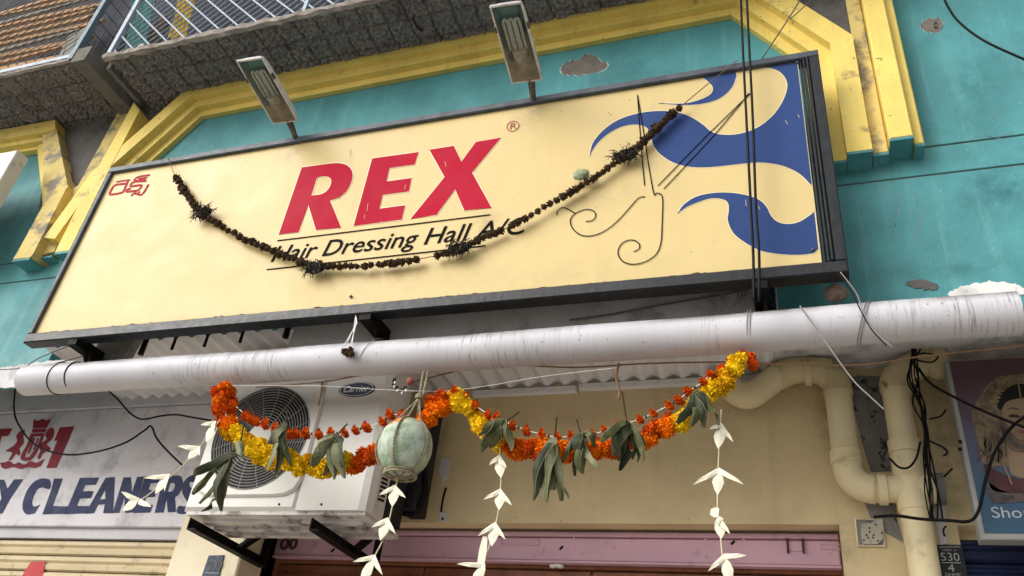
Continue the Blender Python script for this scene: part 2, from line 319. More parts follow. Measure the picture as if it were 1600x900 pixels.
 plateblue=pmat('dark_blue_plate', (0.02, 0.035, 0.07), 0.4, 0.5, 60, dirt=(0.2, 0.22, 0.25), damt=0.5, dscale=70),
 platetext=pmat('plate_lettering', (0.42, 0.42, 0.40), 0.6, 0.1),
 road=pmat('dusty_concrete_road', (0.28, 0.265, 0.24), 0.9, 0.3, 2, 0.5, 60),
 pave=pmat('paving', (0.50, 0.475, 0.44), 0.9, 0.2, 4, 0.3, 40),
 socket=pmat('old_plastic', (0.45, 0.42, 0.35), 0.6, 0.15, 20, dirt=(0.12, 0.1, 0.08), damt=0.5, dscale=40),
 lime=pmat('faded_red_ball', (0.33, 0.09, 0.08), 0.7, 0.3, 50),
)
# gourd: pale bloom over green with an orange powder mark on the shoulder
def gourd_mat():
    mt = pmat('ash_gourd_skin', (0.27, 0.35, 0.24), 0.7, 0.35, 22, 0.7, 120, dirt=(0.54, 0.61, 0.53), damt=0.85, dscale=16, dlo=0.42, dhi=0.60,
              streak=(0.08, 0.15, 0.07), samt=0.55, sscale=30, slo=0.55, shi=0.72)
    return mt
M['gourd'] = gourd_mat()
M['powder'] = pmat('orange_powder', (0.62, 0.22, 0.06), 0.9, 0.3, 40)
# lamp cover: glass under settled brown dust
def glass_mat():
    mt = bpy.data.materials.new('dusty_lamp_glass'); mt.use_nodes = True; n = mt.node_tree.nodes; l = mt.node_tree.links
    p = n['Principled BSDF']; p.inputs['Transmission Weight'].default_value = 1.0; p.inputs['Roughness'].default_value = 0.06
    p.inputs['IOR'].default_value = 1.25; p.inputs['Base Color'].default_value = (0.72, 0.86, 0.86, 1)
    d = n.new('ShaderNodeBsdfDiffuse'); d.inputs[0].default_value = (0.26, 0.225, 0.18, 1)
    tl = n.new('ShaderNodeBsdfTranslucent'); tl.inputs[0].default_value = (0.22, 0.19, 0.15, 1)
    a = n.new('ShaderNodeAddShader'); l.new(d.outputs[0], a.inputs[0]); l.new(tl.outputs[0], a.inputs[1])
    tc = n.new('ShaderNodeTexCoord'); sx = n.new('ShaderNodeSeparateXYZ'); l.new(tc.outputs['Generated'], sx.inputs[0])
    g = n.new('ShaderNodeNewGeometry'); nz = n.new('ShaderNodeTexNoise'); nz.inputs['Scale'].default_value = 28; nz.inputs['Detail'].default_value = 8
    l.new(g.outputs['Position'], nz.inputs['Vector'])
    ad = n.new('ShaderNodeMath'); ad.operation = 'MULTIPLY_ADD'; ad.inputs[1].default_value = 0.9; l.new(nz.outputs['Fac'], ad.inputs[0]); l.new(sx.outputs['Y'], ad.inputs[2])
    mr = n.new('ShaderNodeMapRange'); mr.inputs[1].default_value = 0.85; mr.inputs[2].default_value = 1.4; mr.inputs[3].default_value = 0.04; mr.inputs[4].default_value = 0.82
    l.new(ad.outputs[0], mr.inputs[0])
    mx = n.new('ShaderNodeMixShader'); l.new(mr.outputs[0], mx.inputs[0]); l.new(p.outputs[0], mx.inputs[1]); l.new(a.outputs[0], mx.inputs[2])
    l.new(mx.outputs[0], n['Material Output'].inputs[0]); return mt
M['glass'] = glass_mat()
def gutter_mat():
    mt = pmat('grimy_white_pvc', (0.55, 0.545, 0.58), 0.45, 0.10, 5, 0.05, 30, dirt=(0.12, 0.105, 0.10), damt=0.8, dscale=60, dlo=0.63, dhi=0.68)
    n = mt.node_tree.nodes; l = mt.node_tree.links; p = n['Principled BSDF']; src = p.inputs['Base Color'].links[0].from_socket
    g = n.new('ShaderNodeNewGeometry')
    def nz(scale, vec, det=6, rg=0.6):
        t = n.new('ShaderNodeTexNoise'); t.inputs['Scale'].default_value = scale; t.inputs['Detail'].default_value = det; t.inputs['Roughness'].default_value = rg; l.new(vec, t.inputs['Vector']); return t.outputs['Fac']
    def mr(v, a, b, c=0.0, d=1.0):
        t = n.new('ShaderNodeMapRange'); t.inputs[1].default_value = a; t.inputs[2].default_value = b; t.inputs[3].default_value = c; t.inputs[4].default_value = d; l.new(v, t.inputs[0]); return t.outputs[0]
    def mul(a, b):
        t = n.new('ShaderNodeMath'); t.operation = 'MULTIPLY'; l.new(a, t.inputs[0]); l.new(b, t.inputs[1]); return t.outputs[0]
    def mix(f, a, c):
        t = n.new('ShaderNodeMix'); t.data_type = 'RGBA'; l.new(f, t.inputs[0]); l.new(a, t.inputs[6]); t.inputs[7].default_value = (*c, 1); return t.outputs[2]
    mp = n.new('ShaderNodeMapping'); mp.inputs['Scale'].default_value = (170, 6, 10); l.new(g.outputs['Position'], mp.inputs['Vector'])
    run = mul(mr(nz(1.0, mp.outputs[0], 5, 0.75), 0.52, 0.62), mr(nz(1.6, g.outputs['Position'], 3), 0.44, 0.56))     # rain runs, in patches along the pipe
    c1 = mix(mul(run, mr(nz(20, g.outputs['Position']), 0.35, 0.6, 0.15, 0.8)), src, (0.12, 0.10, 0.09))
    s = n.new('ShaderNodeSeparateXYZ'); l.new(g.outputs['Normal'], s.inputs[0])
    dust = mul(mr(s.outputs['Z'], 0.25, 0.8), mr(nz(7, g.outputs['Position'], 8), 0.36, 0.58, 0.2, 0.95))              # settled dust on the upper side
    c2 = mix(dust, c1, (0.13, 0.11, 0.09)); l.new(c2, p.inputs['Base Color']); return mt
M['gutter'] = gutter_mat()
def poster_mat(z0, z1):
    mt = bpy.data.materials.new('poster_print'); mt.use_nodes = True; n = mt.node_tree.nodes; l = mt.node_tree.links
    p = n['Principled BSDF']; p.inputs['Roughness'].default_value = 0.4
    g = n.new('ShaderNodeNewGeometry'); s = n.new('ShaderNodeSeparateXYZ'); l.new(g.outputs['Position'], s.inputs[0])
    mr = n.new('ShaderNodeMapRange'); mr.inputs[1].default_value = z0; mr.inputs[2].default_value = z1; l.new(s.outputs['Z'], mr.inputs[0])
    cr = n.new('ShaderNodeValToRGB'); l.new(mr.outputs[0], cr.inputs[0]); e = cr.color_ramp.elements
    e[0].position = 0.0; e[0].color = (0.012, 0.06, 0.115, 1); e[1].position = 1.0; e[1].color = (0.085, 0.036, 0.045, 1)
    q = e.new(0.22); q.color = (0.013, 0.06, 0.12, 1); q = e.new(0.5); q.color = (0.05, 0.055, 0.105, 1); q = e.new(0.75); q.color = (0.085, 0.045, 0.062, 1)
    l.new(cr.outputs[0], p.inputs['Base Color']); return mt

# depths (metres in front of the lens plane origin, Y into the wall)
YW, YT, YS, YG, YA, YC = 2.26, 2.17, 2.05, 2.13, 2.32, 2.78
# ================================================================== SETTING
g = MB(); g.add([(-300, -300, 0), (300, -300, 0), (300, 300, 0), (-300, 300, 0)], [(0, 1, 2, 3)])
tag(g.build('ground', M['road']), kind='structure')
tag(MB().box(-8, 8, 1.0, 3.4, 0.004, 0.14).build('pavement', M['pave']), kind='structure')

# ------------------------------------------------------------------ building
B = thing('shop_building', 'teal shop building with yellow plaster mouldings and cream ground floor', 'building', (0, 2.6, 0.14))
zs = 2.93 + CH                                            # underside of the balcony slab
g1, g2 = at(1445, 230, YW).z, at(1309, 290, YW).z         # scored joints in the render
zb = 1.375 + CH
zm = 1.56 + CH; wxa, wxb = -2.98, -0.09               # the stretch over the corrugated sheet stops higher
for x0, x1, z0, z1 in ((-6.5, wxa, zb, g2 - 0.003), (wxb, 3.5, zb, g2 - 0.003), (wxa + 0.001, wxb - 0.001, zm, g2 - 0.003), (-6.5, 3.5, g2 + 0.003, g1 - 0.003), (-6.5, 3.5, g1 + 0.003, zs + 3.2)):
    MB().bbox(x0, x1, YW, YW + 0.1, z0, z1, 0.002).build('upper_wall', M['teal'], B)
MB().box(-6.4, 3.4, YW + 0.005, YW + 0.12, zm + 0.02, zs + 3.1).build('wall_core', M['plaster'], B)
def patch(pts, Y, mat, name, rim=True, n=4, d=0.0025):
    P2 = sp([Vector((p[0], p[1], 0)) for p in pts], 9, True)
    P3 = [at(p.x + 1.6 * math.sin(i * 0.9) * random.random() + random.uniform(-1, 1), p.y + 1.6 * math.cos(i * 1.3) * random.random() + random.uniform(-1, 1), Y - d) for i, p in enumerate(P2)]
    if rim:
        c = sum(P3, Vector()) / len(P3); R3 = [c + (p - c) * random.uniform(1.01, 1.08) + Vector((0, d * 0.45, 0)) for p in P3]
        MB().prism(R3, (0, d, 0)).build('paint_edge', M['rim'], B)
    MB().prism(P3, (0, d, 0)).build(name, mat, B)
patch([(877, 105), (888, 96), (905, 92), (915, 85), (930, 87), (938, 95), (947, 98), (944, 108), (920, 115), (890, 117), (879, 114)], YW, M['bare'], 'bare_plaster_patch')
patch([(1438, 42), (1446, 31), (1470, 29), (1469, 48), (1452, 49)], YW, M['bare'], 'bare_plaster_patch')
patch([(1460, 36), (1464, 37), (1464, 43), (1460, 42)], YW - 0.003, M['iron'], 'drill_hole', rim=False)
patch([(1415, 443), (1440, 436), (1465, 446), (1460, 453), (1440, 451)], YW, M['plaster'], 'scraped_patch', rim=False)
patch([(1480, 460), (1510, 446), (1550, 440), (1590, 445), (1602, 458), (1560, 463), (1510, 464)], YW, M['white'], 'whitewash_smear', rim=False)
patch([(-2, 578), (20, 572), (60, 566), (100, 562), (120, 572), (60, 600), (-2, 604)], YW, M['whitewall'], 'crumbled_plaster', rim=False)

for pts in ([(1470, 140), (1471, 150), (1472, 158)], [(1555, 172), (1557, 182), (1562, 193)], [(1345, 366), (1350, 380), (1349, 395)], [(1400, 300), (1402, 330), (1398, 350), (1401, 372)], [(1520, 215), (1540, 212), (1560, 216), (1583, 206)], [(930, 132), (945, 118), (958, 108), (972, 92)], [(1430, 300), (1436, 340), (1432, 380)]):
    MB().tube([at(x + random.uniform(-1, 1), y, YW + 0.0004) for x, y in sm_(pts)], 0.0011, 4).build('wall_crack', M['mildew'], B)
# yellow mouldings: each band a prism from its own face back to the wall
def band(pts, Y, mat='yellow', name='moulding'):
    return MB().prism([at(p[0], p[1], Y) for p in pts], (0, YW + 0.002 - Y, 0)).build(name, M[mat], B)
def wband(XZ, Y, mat='yellow', name='moulding'):
    return MB().prism([(x, Y, z) for x, z in XZ], (0, YW + 0.002 - Y, 0)).build(name, M[mat], B)
# main surround, in wall metres; offset polylines of the opening
inner = [(-3.10, 2.03 + CH), (-3.02, 2.38 + CH), (-2.705, 2.805 + CH), (-0.126, 2.83 + CH), (0.128, 2.46 + CH), (0.128, 1.955 + CH)]
def offs(pl, d):
    out = []
    for i, p in enumerate(pl):
        a = Vector(pl[i]) - Vector(pl[i - 1]) if i else None; b = Vector(pl[i + 1]) - Vector(p) if i < len(pl) - 1 else None
        ns = [Vector((-q.y, q.x)).normalized() for q in (a, b) if q is not None]
        nn = sum(ns, Vector((0, 0))) ; nn.normalize(); k = d / max(0.5, nn.dot(ns[0])); out.append((p[0] + nn.x * k, p[1] + nn.y * k))
    return out
for (o0, o1, Y) in ((0.0, 0.040, 2.236), (0.040, 0.088, 2.205), (0.088, 0.165, 2.17)):
    a, b = offs(inner, o0), offs(inner, o1)
    mb = MB()
    for i in range(len(a) - 1):
        q = [(a[i][0], Y, a[i][1]), (b[i][0], Y, b[i][1]), (b[i + 1][0], Y, b[i + 1][1]), (a[i + 1][0], Y, a[i + 1][1])]
        q2 = [(x, YW + 0.002, z) for x, y, z in q]
        n0 = len(mb.v); mb.v += [tuple(p) for p in q + q2]
        mb.f += [(n0, n0 + 1, n0 + 2, n0 + 3), (n0 + 1, n0 + 5, n0 + 6, n0 + 2), (n0, n0 + 3, n0 + 7, n0 + 4)]
        if i == 0: mb.f.append((n0, n0 + 4, n0 + 5, n0 + 1))
        if i == len(a) - 2: mb.f.append((n0 + 3, n0 + 2, n0 + 6, n0 + 7))
    mb.build('moulding', M['yellow'], B)
for o0, o1, Y in ((0.002, 0.039, 2.237), (0.041, 0.087, 2.206), (0.089, 0.164, 2.171)):
    MB().box(0.128 + o0, 0.128 + o1, Y, YW, 1.945 + CH, 1.9545 + CH).build('moulding_base', M['teal'], B)
# right-hand pilaster strips
zb1 = 1.985 + CH
def strip(x0, x1, z0, z1, Y, mat='yellow'):
    MB().box(x0 + 0.001, x1 - 0.001, Y + 0.001, YW, z0 - 0.010, z0 + 0.001).build('moulding_base', M['teal'], B)
    return MB().bbox(x0, x1, Y, YW + 0.002, z0, z1, 0.004).build('pilaster_strip', M[mat], B)
strip(0.296, 0.345, zb1 - 0.02, zs + 0.6, 2.205, 'yellow_worn'); strip(0.347, 0.418, zb1, zs + 0.6, 2.165); strip(0.420, 0.45, zb1 - 0.01, zs + 0.6, 2.195)
# grey cement infill between surround and pilaster
wband([(0.02, 2.92 + CH), (0.295, 2.52 + CH), (0.295, 3.4 + CH), (0.02, 3.4 + CH)], 2.215, 'plaster', 'cement_infill')
# left: cement field, slanting strips and the neighbour's surround
# the cement field between the two surrounds
wband([(-3.68, 2.94 + CH), (-3.40, 2.94 + CH), (-2.80, 2.94 + CH), (-3.02, 2.60 + CH), (-3.20, 2.20 + CH), (-3.45, 2.20 + CH), (-3.60, 2.55 + CH)], 2.24, 'plaster', 'cement_infill')
band([(20, 405), (26, 396), (67, 321), (80, 306), (103, 295), (52, 396), (47, 402)], 2.172, 'yellow_worn')
band([(53, 402), (104, 298), (122, 290), (198, 150), (208, 160), (143, 279), (84, 393)], 2.215, 'yellow_worn')
band([(86, 394), (140, 285), (209, 160), (218, 172), (174, 258), (108, 391)], 2.168, 'yellow')
for pts, Y in (([(20, 405), (47, 402)], 2.172), ([(53, 402), (84, 393)], 2.215), ([(86, 394), (108, 391)], 2.168)):
    a, b = at(*pts[0], Y), at(*pts[1], Y); z = min(a.z, b.z)
    MB().box(a.x, b.x, Y + 0.001, YW, z - 0.012, z - 0.001).build('moulding_base', M['teal'], B)
band([(-6, 204), (86, 187), (86, 200), (70, 206), (-6, 219)], 2.168, 'yellow')
band([(-6, 219), (68, 207), (70, 219), (-6, 232)], 2.196, 'yellow')
band([(-6, 232), (66, 220), (60, 233), (-6, 243)], 2.226, 'yellow')
band([(66, 206), (86, 190), (106, 292), (79, 322), (68, 322)], 2.18, 'yellow_worn')
band([(58, 232), (66, 208), (80, 318), (67, 323)], 2.215, 'yellow')
band([(86, 192), (93, 190), (113, 284), (107, 294)], 2.225, 'bare', 'broken_plaster')

# balcony slab underside, rough aggregate with the lines of its shuttering
def rough_soffit(x0, x1, y0, y1, z, name):
    st = 0.0052; nx = int((x1 - x0) / st); ny = int((y1 - y0) / st)
    X, Y = np.meshgrid(np.linspace(x0, x1, nx), np.linspace(y0, y1, ny), indexing='ij')
    cs_ = 0.019; U, V = X / cs_, Y / cs_; iu, iv = np.floor(U).astype(int), np.floor(V).astype(int); best = np.full(X.shape, 9.0); hh = np.zeros(X.shape)
    for du in (-1, 0, 1):
        for dv in (-1, 0, 1):
            a_, b_ = iu + du, iv + dv; q = np.sin(a_ * 127.1 + b_ * 311.7) * 43758.5453; q2 = np.sin(a_ * 269.5 + b_ * 183.3) * 43758.5453; q -= np.floor(q); q2 -= np.floor(q2)
            dd = (a_ + q - U) ** 2 + (b_ + q2 - V) ** 2; m_ = dd < best; best = np.where(m_, dd, best); hh = np.where(m_, q2, hh)
    d = -(0.010 + 0.012 * hh) * (1 - np.clip(best / 0.55, 0, 1)) + 0.010 + (rng.random((nx, ny)) - 0.5) * 0.003
    gx = np.abs(((X - x0) / 0.105 + 0.04 * np.sin(Y * 40)) % 1 - 0.5) > 0.45; gy = np.abs(((Y - y0) / 0.115) % 1 - 0.5) > 0.465
    d = np.where(gx | gy, np.maximum(d, 0.016), d)
    X = X + (rng.random((nx, ny)) - 0.5) * st * 0.7; Y2 = Y + (rng.random((nx, ny)) - 0.5) * st * 0.7
    vs = np.stack([X, Y2, z + d], -1).reshape(-1, 3)
    mb = MB(); mb.v = [tuple(p) for p in vs.tolist()]
    mb.f = [(i * ny + j, i * ny + j + 1, (i + 1) * ny + j + 1, (i + 1) * ny + j) for i in range(nx - 1) for j in range(ny - 1)]
    return mb.build(name, M['soffit'], B)
rough_soffit(-3.06, 0.35, 1.905, 2.27, zs, 'balcony_soffit')
rough_soffit(-4.6, -3.27, 1.875, 2.27, zs, 'balcony_soffit')
MB().box(-3.055, 0.5, 1.912, 2.26, zs + 0.022, zs + 0.032).build('balcony_slab', M['concrete'], B)
MB().box(-4.7, -3.275, 1.878, 2.26, zs + 0.022, zs + 0.032).build('balcony_slab', M['concrete'], B)
def rough_bar(p, q, r0, r1, name, mat, n=60, jit=0.35):     # a crumbling edge beam
    mb = MB(); p, q = Vector(p), Vector(q)
    pts = [p.lerp(q, i / n) for i in range(n + 1)]
    mb.tube(pts, r0, 6)
    mb.v = [(x + random.uniform(-1, 1) * r1, y + random.uniform(-1, 1) * r1, z + random.uniform(-1, 1) * r1) for x, y, z in mb.v]
    return mb.build(name, M[mat], B)
rough_bar((-3.08, 1.895, zs + 0.012), (0.5, 1.905, zs + 0.012), 0.020, 0.005, 'slab_edge', 'ledge', 110)
rough_bar((-4.7, 1.865, zs + 0.012), (-3.265, 1.865, zs + 0.012), 0.013, 0.003, 'slab_edge', 'ledge')
MB().obox((-3.20, 2.06, zs + 0.03), (0.045, 0, 0), (0, 0.205, 0), (0, 0, 0.05)).build('cantilever_beam', M['concrete'], B)
MB().obox((-3.09, 2.10, zs + 0.02), (0.012, 0, 0), (0, 0.16, 0), (0, 0, 0.03)).build('cantilever_beam', M['concrete'], B)
MB().tube([(-1.45, 2.12, zs + 0.02), (-1.452, 2.06, zs - 0.02), (-1.45, 2.0, zs - 0.025)], 0.006, 6).build('reinforcement_stub', M['rust'], B)
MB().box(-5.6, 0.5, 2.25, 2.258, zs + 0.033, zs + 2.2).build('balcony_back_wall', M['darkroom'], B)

# lower front: whitewashed fascia, soffit, cream wall with shop opening
fx0, fx1 = at(462, 500, 2.2).x, at(1212, 440, 2.2).x
MB().box(fx0, fx1, 2.205, 2.257, 1.37 + CH, 1.565 + CH).build('fascia_band', M['whitewall'], B)
MB().box(at(1185, 460, 2.2).x, fx1 - 0.004, 2.199, 2.2, 1.37 + CH, 1.55 + CH).build('painted_patch', M['plateblue'], B)
zso = 1.487 + CH
MB().box(-0.068, 3.4, YW + 0.102, YC + 0.1, zso, zso + 0.05).build('soffit', M['whitewall'], B)
ox0, ox1 = -0.765 * 2.78, 0.0305 * 2.82                   # shop opening
zl = at(740, 817, YC).z
MB().box(-2.2, 3.4, YC, YC + 0.06, zl, zso + 0.1).build('front_wall', M['cream'], B)
MB().box(ox1, at(1499, 840, YC).x, YC + 0.002, YC + 0.3, 0.14, zl).build('front_wall', M['cream'], B)
MB().box(ox0 - 0.2, ox1 + 0.1, YC + 0.06, YC + 0.30, zl + 0.004, zl + 0.2).build('lintel', M['cream'], B)
px0, px1 = at(290, 800, 2.66).x, at(379, 860, 2.66).x
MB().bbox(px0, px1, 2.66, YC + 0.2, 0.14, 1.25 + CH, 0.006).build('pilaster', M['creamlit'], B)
MB().bbox(px1, ox0 + 0.02, YC + 0.02, YC + 0.2, 0.14, zl - 0.002, 0.004).build('door_jamb', M['cream'], B)
for pts, mt in (([(1322, 590), (1345, 585), (1400, 590), (1402, 650), (1408, 720), (1395, 735), (1360, 735), (1348, 690), (1335, 640)], 'mildew'),
            ([(1350, 785), (1400, 785), (1402, 810), (1410, 845), (1385, 830), (1362, 812)], 'mildew'),
            ([(1225, 577), (1262, 600), (1290, 598), (1318, 618), (1325, 650), (1308, 600), (1275, 588), (1240, 590)], 'mildew'),
            ([(1456, 790), (1475, 790), (1480, 850), (1468, 850)], 'whitewall')):
    MB().prism([at(x + random.uniform(-2, 2), y + random.uniform(-2, 2), YC - 0.003) for x, y in pts], (0, 0.004, 0)).build('bare_plaster_patch', M[mt], B)
for pts in ([(690, 715), (702, 718), (700, 745), (692, 752), (685, 735)], [(688, 800), (697, 802), (699, 815), (686, 815)]):
    MB().prism([at(x, y, YC - 0.003) for x, y in pts], (0, 0.004, 0)).build('chipped_patch', M['whitewall'], B)
MB().tube(path([(697, 762), (692, 780), (689, 800)], YC - 0.002), 0.004, 5).build('wall_crack', M['iron'], B)
MB().tube([at(692, 811, YC - 0.004), at(692, 811, YC + 0.004)], 0.006, 8).build('drill_hole', M['iron'], B)

# ------------------------------------------------------------------ corrugated sheet under the sign
cs = MB(); xa, xb = -2.97, -0.07; n = 420; rows = (2.215, 2.5, 2.775); vs = []
for Y in rows:
    for i in range(n + 1):
        x = xa + (xb - xa) * i / n; vs.append((x, Y, 1.482 + CH + 0.011 * math.sin(2 * math.pi * x / 0.076)))
cs.add(vs, [(r * (n + 1) + i, r * (n + 1) + i + 1, (r + 1) * (n + 1) + i + 1, (r + 1) * (n + 1) + i) for r in range(2) for i in range(n)])
cs.build('corrugated_sheet', M['sheet'], smooth=True)
tag(bpy.data.objects['corrugated_sheet'], 'white corrugated roofing sheet between the gutter pipe and cream wall', 'roofing sheet')
st_ = thing('steel_angle_strip', 'white painted steel strip under the corrugated sheet edge', 'strip', (at(740, 608, 2.765).x, 2.765, at(900, 605, 2.76).z))
MB().box(at(740, 608, 2.76).x, at(900, 606, 2.76).x, 2.755, 2.779, at(900, 611, 2.76).z, at(900, 603, 2.76).z).build('segment', M['sheet'], st_)
MB().box(at(905, 608, 2.76).x, -0.07, 2.752, 2.779, at(1000, 604, 2.76).z, at(1000, 596, 2.76).z).build('segment', M['sheet'], st_)

# ================================================================== SIGNBOARD
TL, BRc = Vector((-1.41 * YS, YS, 1.137 * YS + CH)), Vector((0.0795 * YS, YS, 0.685 * YS + CH))
S = thing('signboard', 'long cream signboard with red REX lettering in a black frame', 'sign', (-1.36, YS + 0.05, BRc.z))
fw = 0.030; YF = YS + 0.016; YB = YS + 0.05
MB().bbox(TL.x, BRc.x, YS, YB, TL.z - fw, TL.z, 0.003).build('frame_rail', M['framegrey'], S)
MB().bbox(TL.x, BRc.x, YS, YB, BRc.z, BRc.z + 0.042, 0.004).build('frame_rail', M['frame'], S)
MB().bbox(TL.x, TL.x + 0.022, YS + 0.001, YB - 0.001, BRc.z + 0.042, TL.z - fw, 0.003).build('frame_rail', M['framegrey'], S)
MB().bbox(BRc.x - 0.034, BRc.x, YS + 0.001, YB - 0.001, BRc.z + 0.042, TL.z - fw, 0.003).build('frame_rail', M['frame'], S)
fxr = at(1265, 250, YF).x
for i in range(3):
    x = fxr + 0.004 + i * 0.0105
    MB().bbox(x, x + 0.0075, YF - 0.006 - 0.007 * i, YF + 0.03, BRc.z + 0.043, TL.z - fw - 0.001, 0.002).build('inner_bead', M['frame'], S)
# face panel, very slightly buckled vinyl
nx, nz = 120, 36; vs = []; x0, x1, z0, z1 = TL.x + 0.01, fxr, BRc.z + 0.02, TL.z - 0.01
BY = lambda x, z: YF
for i in range(nx + 1):
    for j in range(nz + 1): vs.append((x0 + (x1 - x0) * i / nx, YF, z0 + (z1 - z0) * j / nz))
MB().add(vs, [(i * (nz + 1) + j, (i + 1) * (nz + 1) + j, (i + 1) * (nz + 1) + j + 1, i * (nz + 1) + j + 1) for i in range(nx) for j in range(nz)]).build('face', M['sign'], S)
gl_ = MB(); xs_ = np.linspace(TL.x + 0.03, fxr - 0.01, 260); vs = []
for x in xs_: h_ = 0.004 + 0.008 * abs(math.sin(x * 31) * math.sin(x * 7.3)) * random.random() + 0.002 * random.random(); vs += [(x, YF - 0.0008, BRc.z + 0.040), (x, YF - 0.0008, BRc.z + 0.0425 + h_)]
gl_.add(vs, [(2 * i, 2 * i + 2, 2 * i + 3, 2 * i + 1) for i in range(259)]).build('grime_line', M['rust'], S)
A1, A2, A3 = YF - 0.0012, YF - 0.002, YF - 0.0028         # print layers
def zr(pts, sx=3.334, ox=400, oy=170): return [(ox + x / sx, oy + y / sx) for x, y in pts]
def inside(mb):                                            # trim print to the visible face
    zt, zbm = TL.z - fw - 0.002, BRc.z + 0.03
    mb.v = [(min(x, fxr - 0.001), y, min(max(z, zbm), zt)) for x, y, z in mb.v]; return mb
def sm(pts, n=5, closed=True): return [(p.x, p.y) for p in sp([Vector((x, y, 0)) for x, y in pts], n, closed)]
Ro = [(238, 305), (385, 285)] + sm([(385, 285), (430, 283), (470, 292), (495, 315), (503, 345), (495, 385), (470, 430), (430, 462), (385, 478)], 4, False)[1:] + [(443, 618), (312, 632), (272, 498), (222, 642), (118, 654)]
Ri = [(318, 357)] + sm([(345, 352), (372, 353), (388, 364), (392, 382), (382, 410), (360, 435), (330, 447)], 4, False) + [(288, 451)]
Eo = [(605, 258), (845, 225), (826, 290), (695, 308), (680, 378), (810, 360), (796, 430), (660, 448), (643, 520), (776, 502), (758, 577), (508, 610)]
Xo = [(903, 213), (1030, 192), (1070, 275), (1145, 172), (1276, 150), (1125, 332), (1227, 515), (1085, 530), (1037, 418), (940, 552), (805, 573), (982, 355)]
for loops in ([Ro, Ri], [Eo], [Xo]):
    lp = [zr(l_) for l_ in loops]
    MB().flat(lp, A2).build('letter', M['red'], S)
    o = MB()
    for l_ in lp: o.ribbon([at(*p, A1) for p in l_ + [l_[0]]], 0.0045)
    o.build('letter_outline', M['signpale'], S)
a0 = at(*zr([(75, 797)])[0], A2); a1 = at(*zr([(1412, 640)])[0], A2); a2 = at(*zr([(1195, 578)])[0], A2); a3 = at(*zr([(1170, 668)])[0], A2)
text('Hair Dressing Hall A/C', a0.x, a0.z, a1.x - a0.x, (a2.z - a3.z) * 1.02, A2, shear=0.22, bold=0.006).build('lettering', M['ink'], S)
for p, q in (((110, 688), (1220, 550)), ((55, 838), (1195, 712))):
    a, b = at(*zr([p])[0], A2), at(*zr([q])[0], A2); z = (a.z + b.z) / 2
    MB().ribbon([(a.x, A2, z), (b.x, A2, z)], 0.0028).build('rule_line', M['ink'], S)
rc = [(1338 + 31 * math.cos(t * math.pi / 12), 90 + 26 * math.sin(t * math.pi / 12) - 4 * math.cos(t * math.pi / 12)) for t in range(25)]
MB().ribbon([at(*p, A2) for p in zr(rc)], 0.0018).build('registered_ring', M['brownink'], S)
ptext('R', zr([(1322, 107)])[0], zr([(1356, 103)])[0], zr([(1330, 74)])[0], A2).build('registered_letter', M['brownink'], S)
z8 = lambda pts: [(150 + x / 8, 240 + y / 8) for x, y in pts]
tg = MB()
for st, hw in (([(250, 352), (330, 338), (425, 326)], 0.0028), ([(398, 340), (372, 400), (340, 468), (300, 490), (172, 508), (190, 450), (222, 400), (260, 385), (375, 372)], 0.0036),
           ([(672, 265), (560, 280), (505, 298), (480, 335), (620, 322)], 0.0030), ([(640, 296), (525, 312)], 0.0026), ([(625, 338), (470, 352), (430, 405), (550, 392), (565, 405), (520, 455), (380, 472), (400, 440), (430, 438)], 0.0036),
           ([(655, 382), (622, 440), (580, 500), (545, 512), (520, 500), (545, 470)], 0.0034), ([(440, 528), (465, 498), (500, 490), (492, 512)], 0.003)):
    tg.ribbon([at(*p, A2 - 0.0004 * random.random()) for p in z8(sm(st, 4, False))], hw * 1.45)
tg.build('regional_script', M['red'], S)
z25 = lambda pts: [(850 + x / 2.5, 80 + y / 2.5) for x, y in pts]
sw1 = [(612, 93), (748, 70), (752, 95)] + sm([(752, 95), (735, 140), (690, 182), (630, 203), (560, 210), (500, 208), (450, 203)], 4, False)[1:] + sm([(450, 203), (540, 204), (600, 192), (645, 172), (660, 150), (650, 127), (607, 92)], 4, False)[1:-1]
sw2 = [(988, 38), (1046, 520)] + sm([(1048, 528), (1000, 480), (940, 450), (880, 437), (820, 435), (740, 443), (640, 453), (560, 450), (500, 432), (450, 398), (425, 360), (410, 310), (385, 290), (340, 287), (290, 300), (240, 330), (200, 370), (178, 410)], 4, False)[1:] + \
      sm([(178, 410), (190, 360), (230, 310), (290, 268), (370, 242), (450, 233), (520, 238), (580, 260), (625, 290), (655, 315), (700, 326), (760, 323), (830, 300), (890, 255), (930, 200), (950, 145), (945, 110), (920, 80), (880, 65), (810, 60)], 4, False)[1:] + [(812, 57)]
sw3 = sm([(523, 632), (545, 600), (590, 570), (650, 555), (720, 552), (790, 562), (840, 580), (870, 610), (885, 640), (910, 665), (950, 675), (1000, 665), (1056, 628)], 4, False) + [(1072, 772)] + \
      sm([(1050, 790), (1000, 795), (930, 793), (850, 780), (790, 750), (740, 710), (718, 660), (722, 622), (718, 592), (695, 577), (650, 575), (600, 590), (560, 607)], 4, False)
for s_ in (sw1, sw2, sw3):
    inside(MB().flat([z25(s_)], A1)).build('swirl', M['blue'], S)
    inside(MB().ribbon([at(*p, A1 + 0.0005) for p in z25(s_ + [s_[0]])], 0.003)).build('swirl_outline', M['signpale'], S)
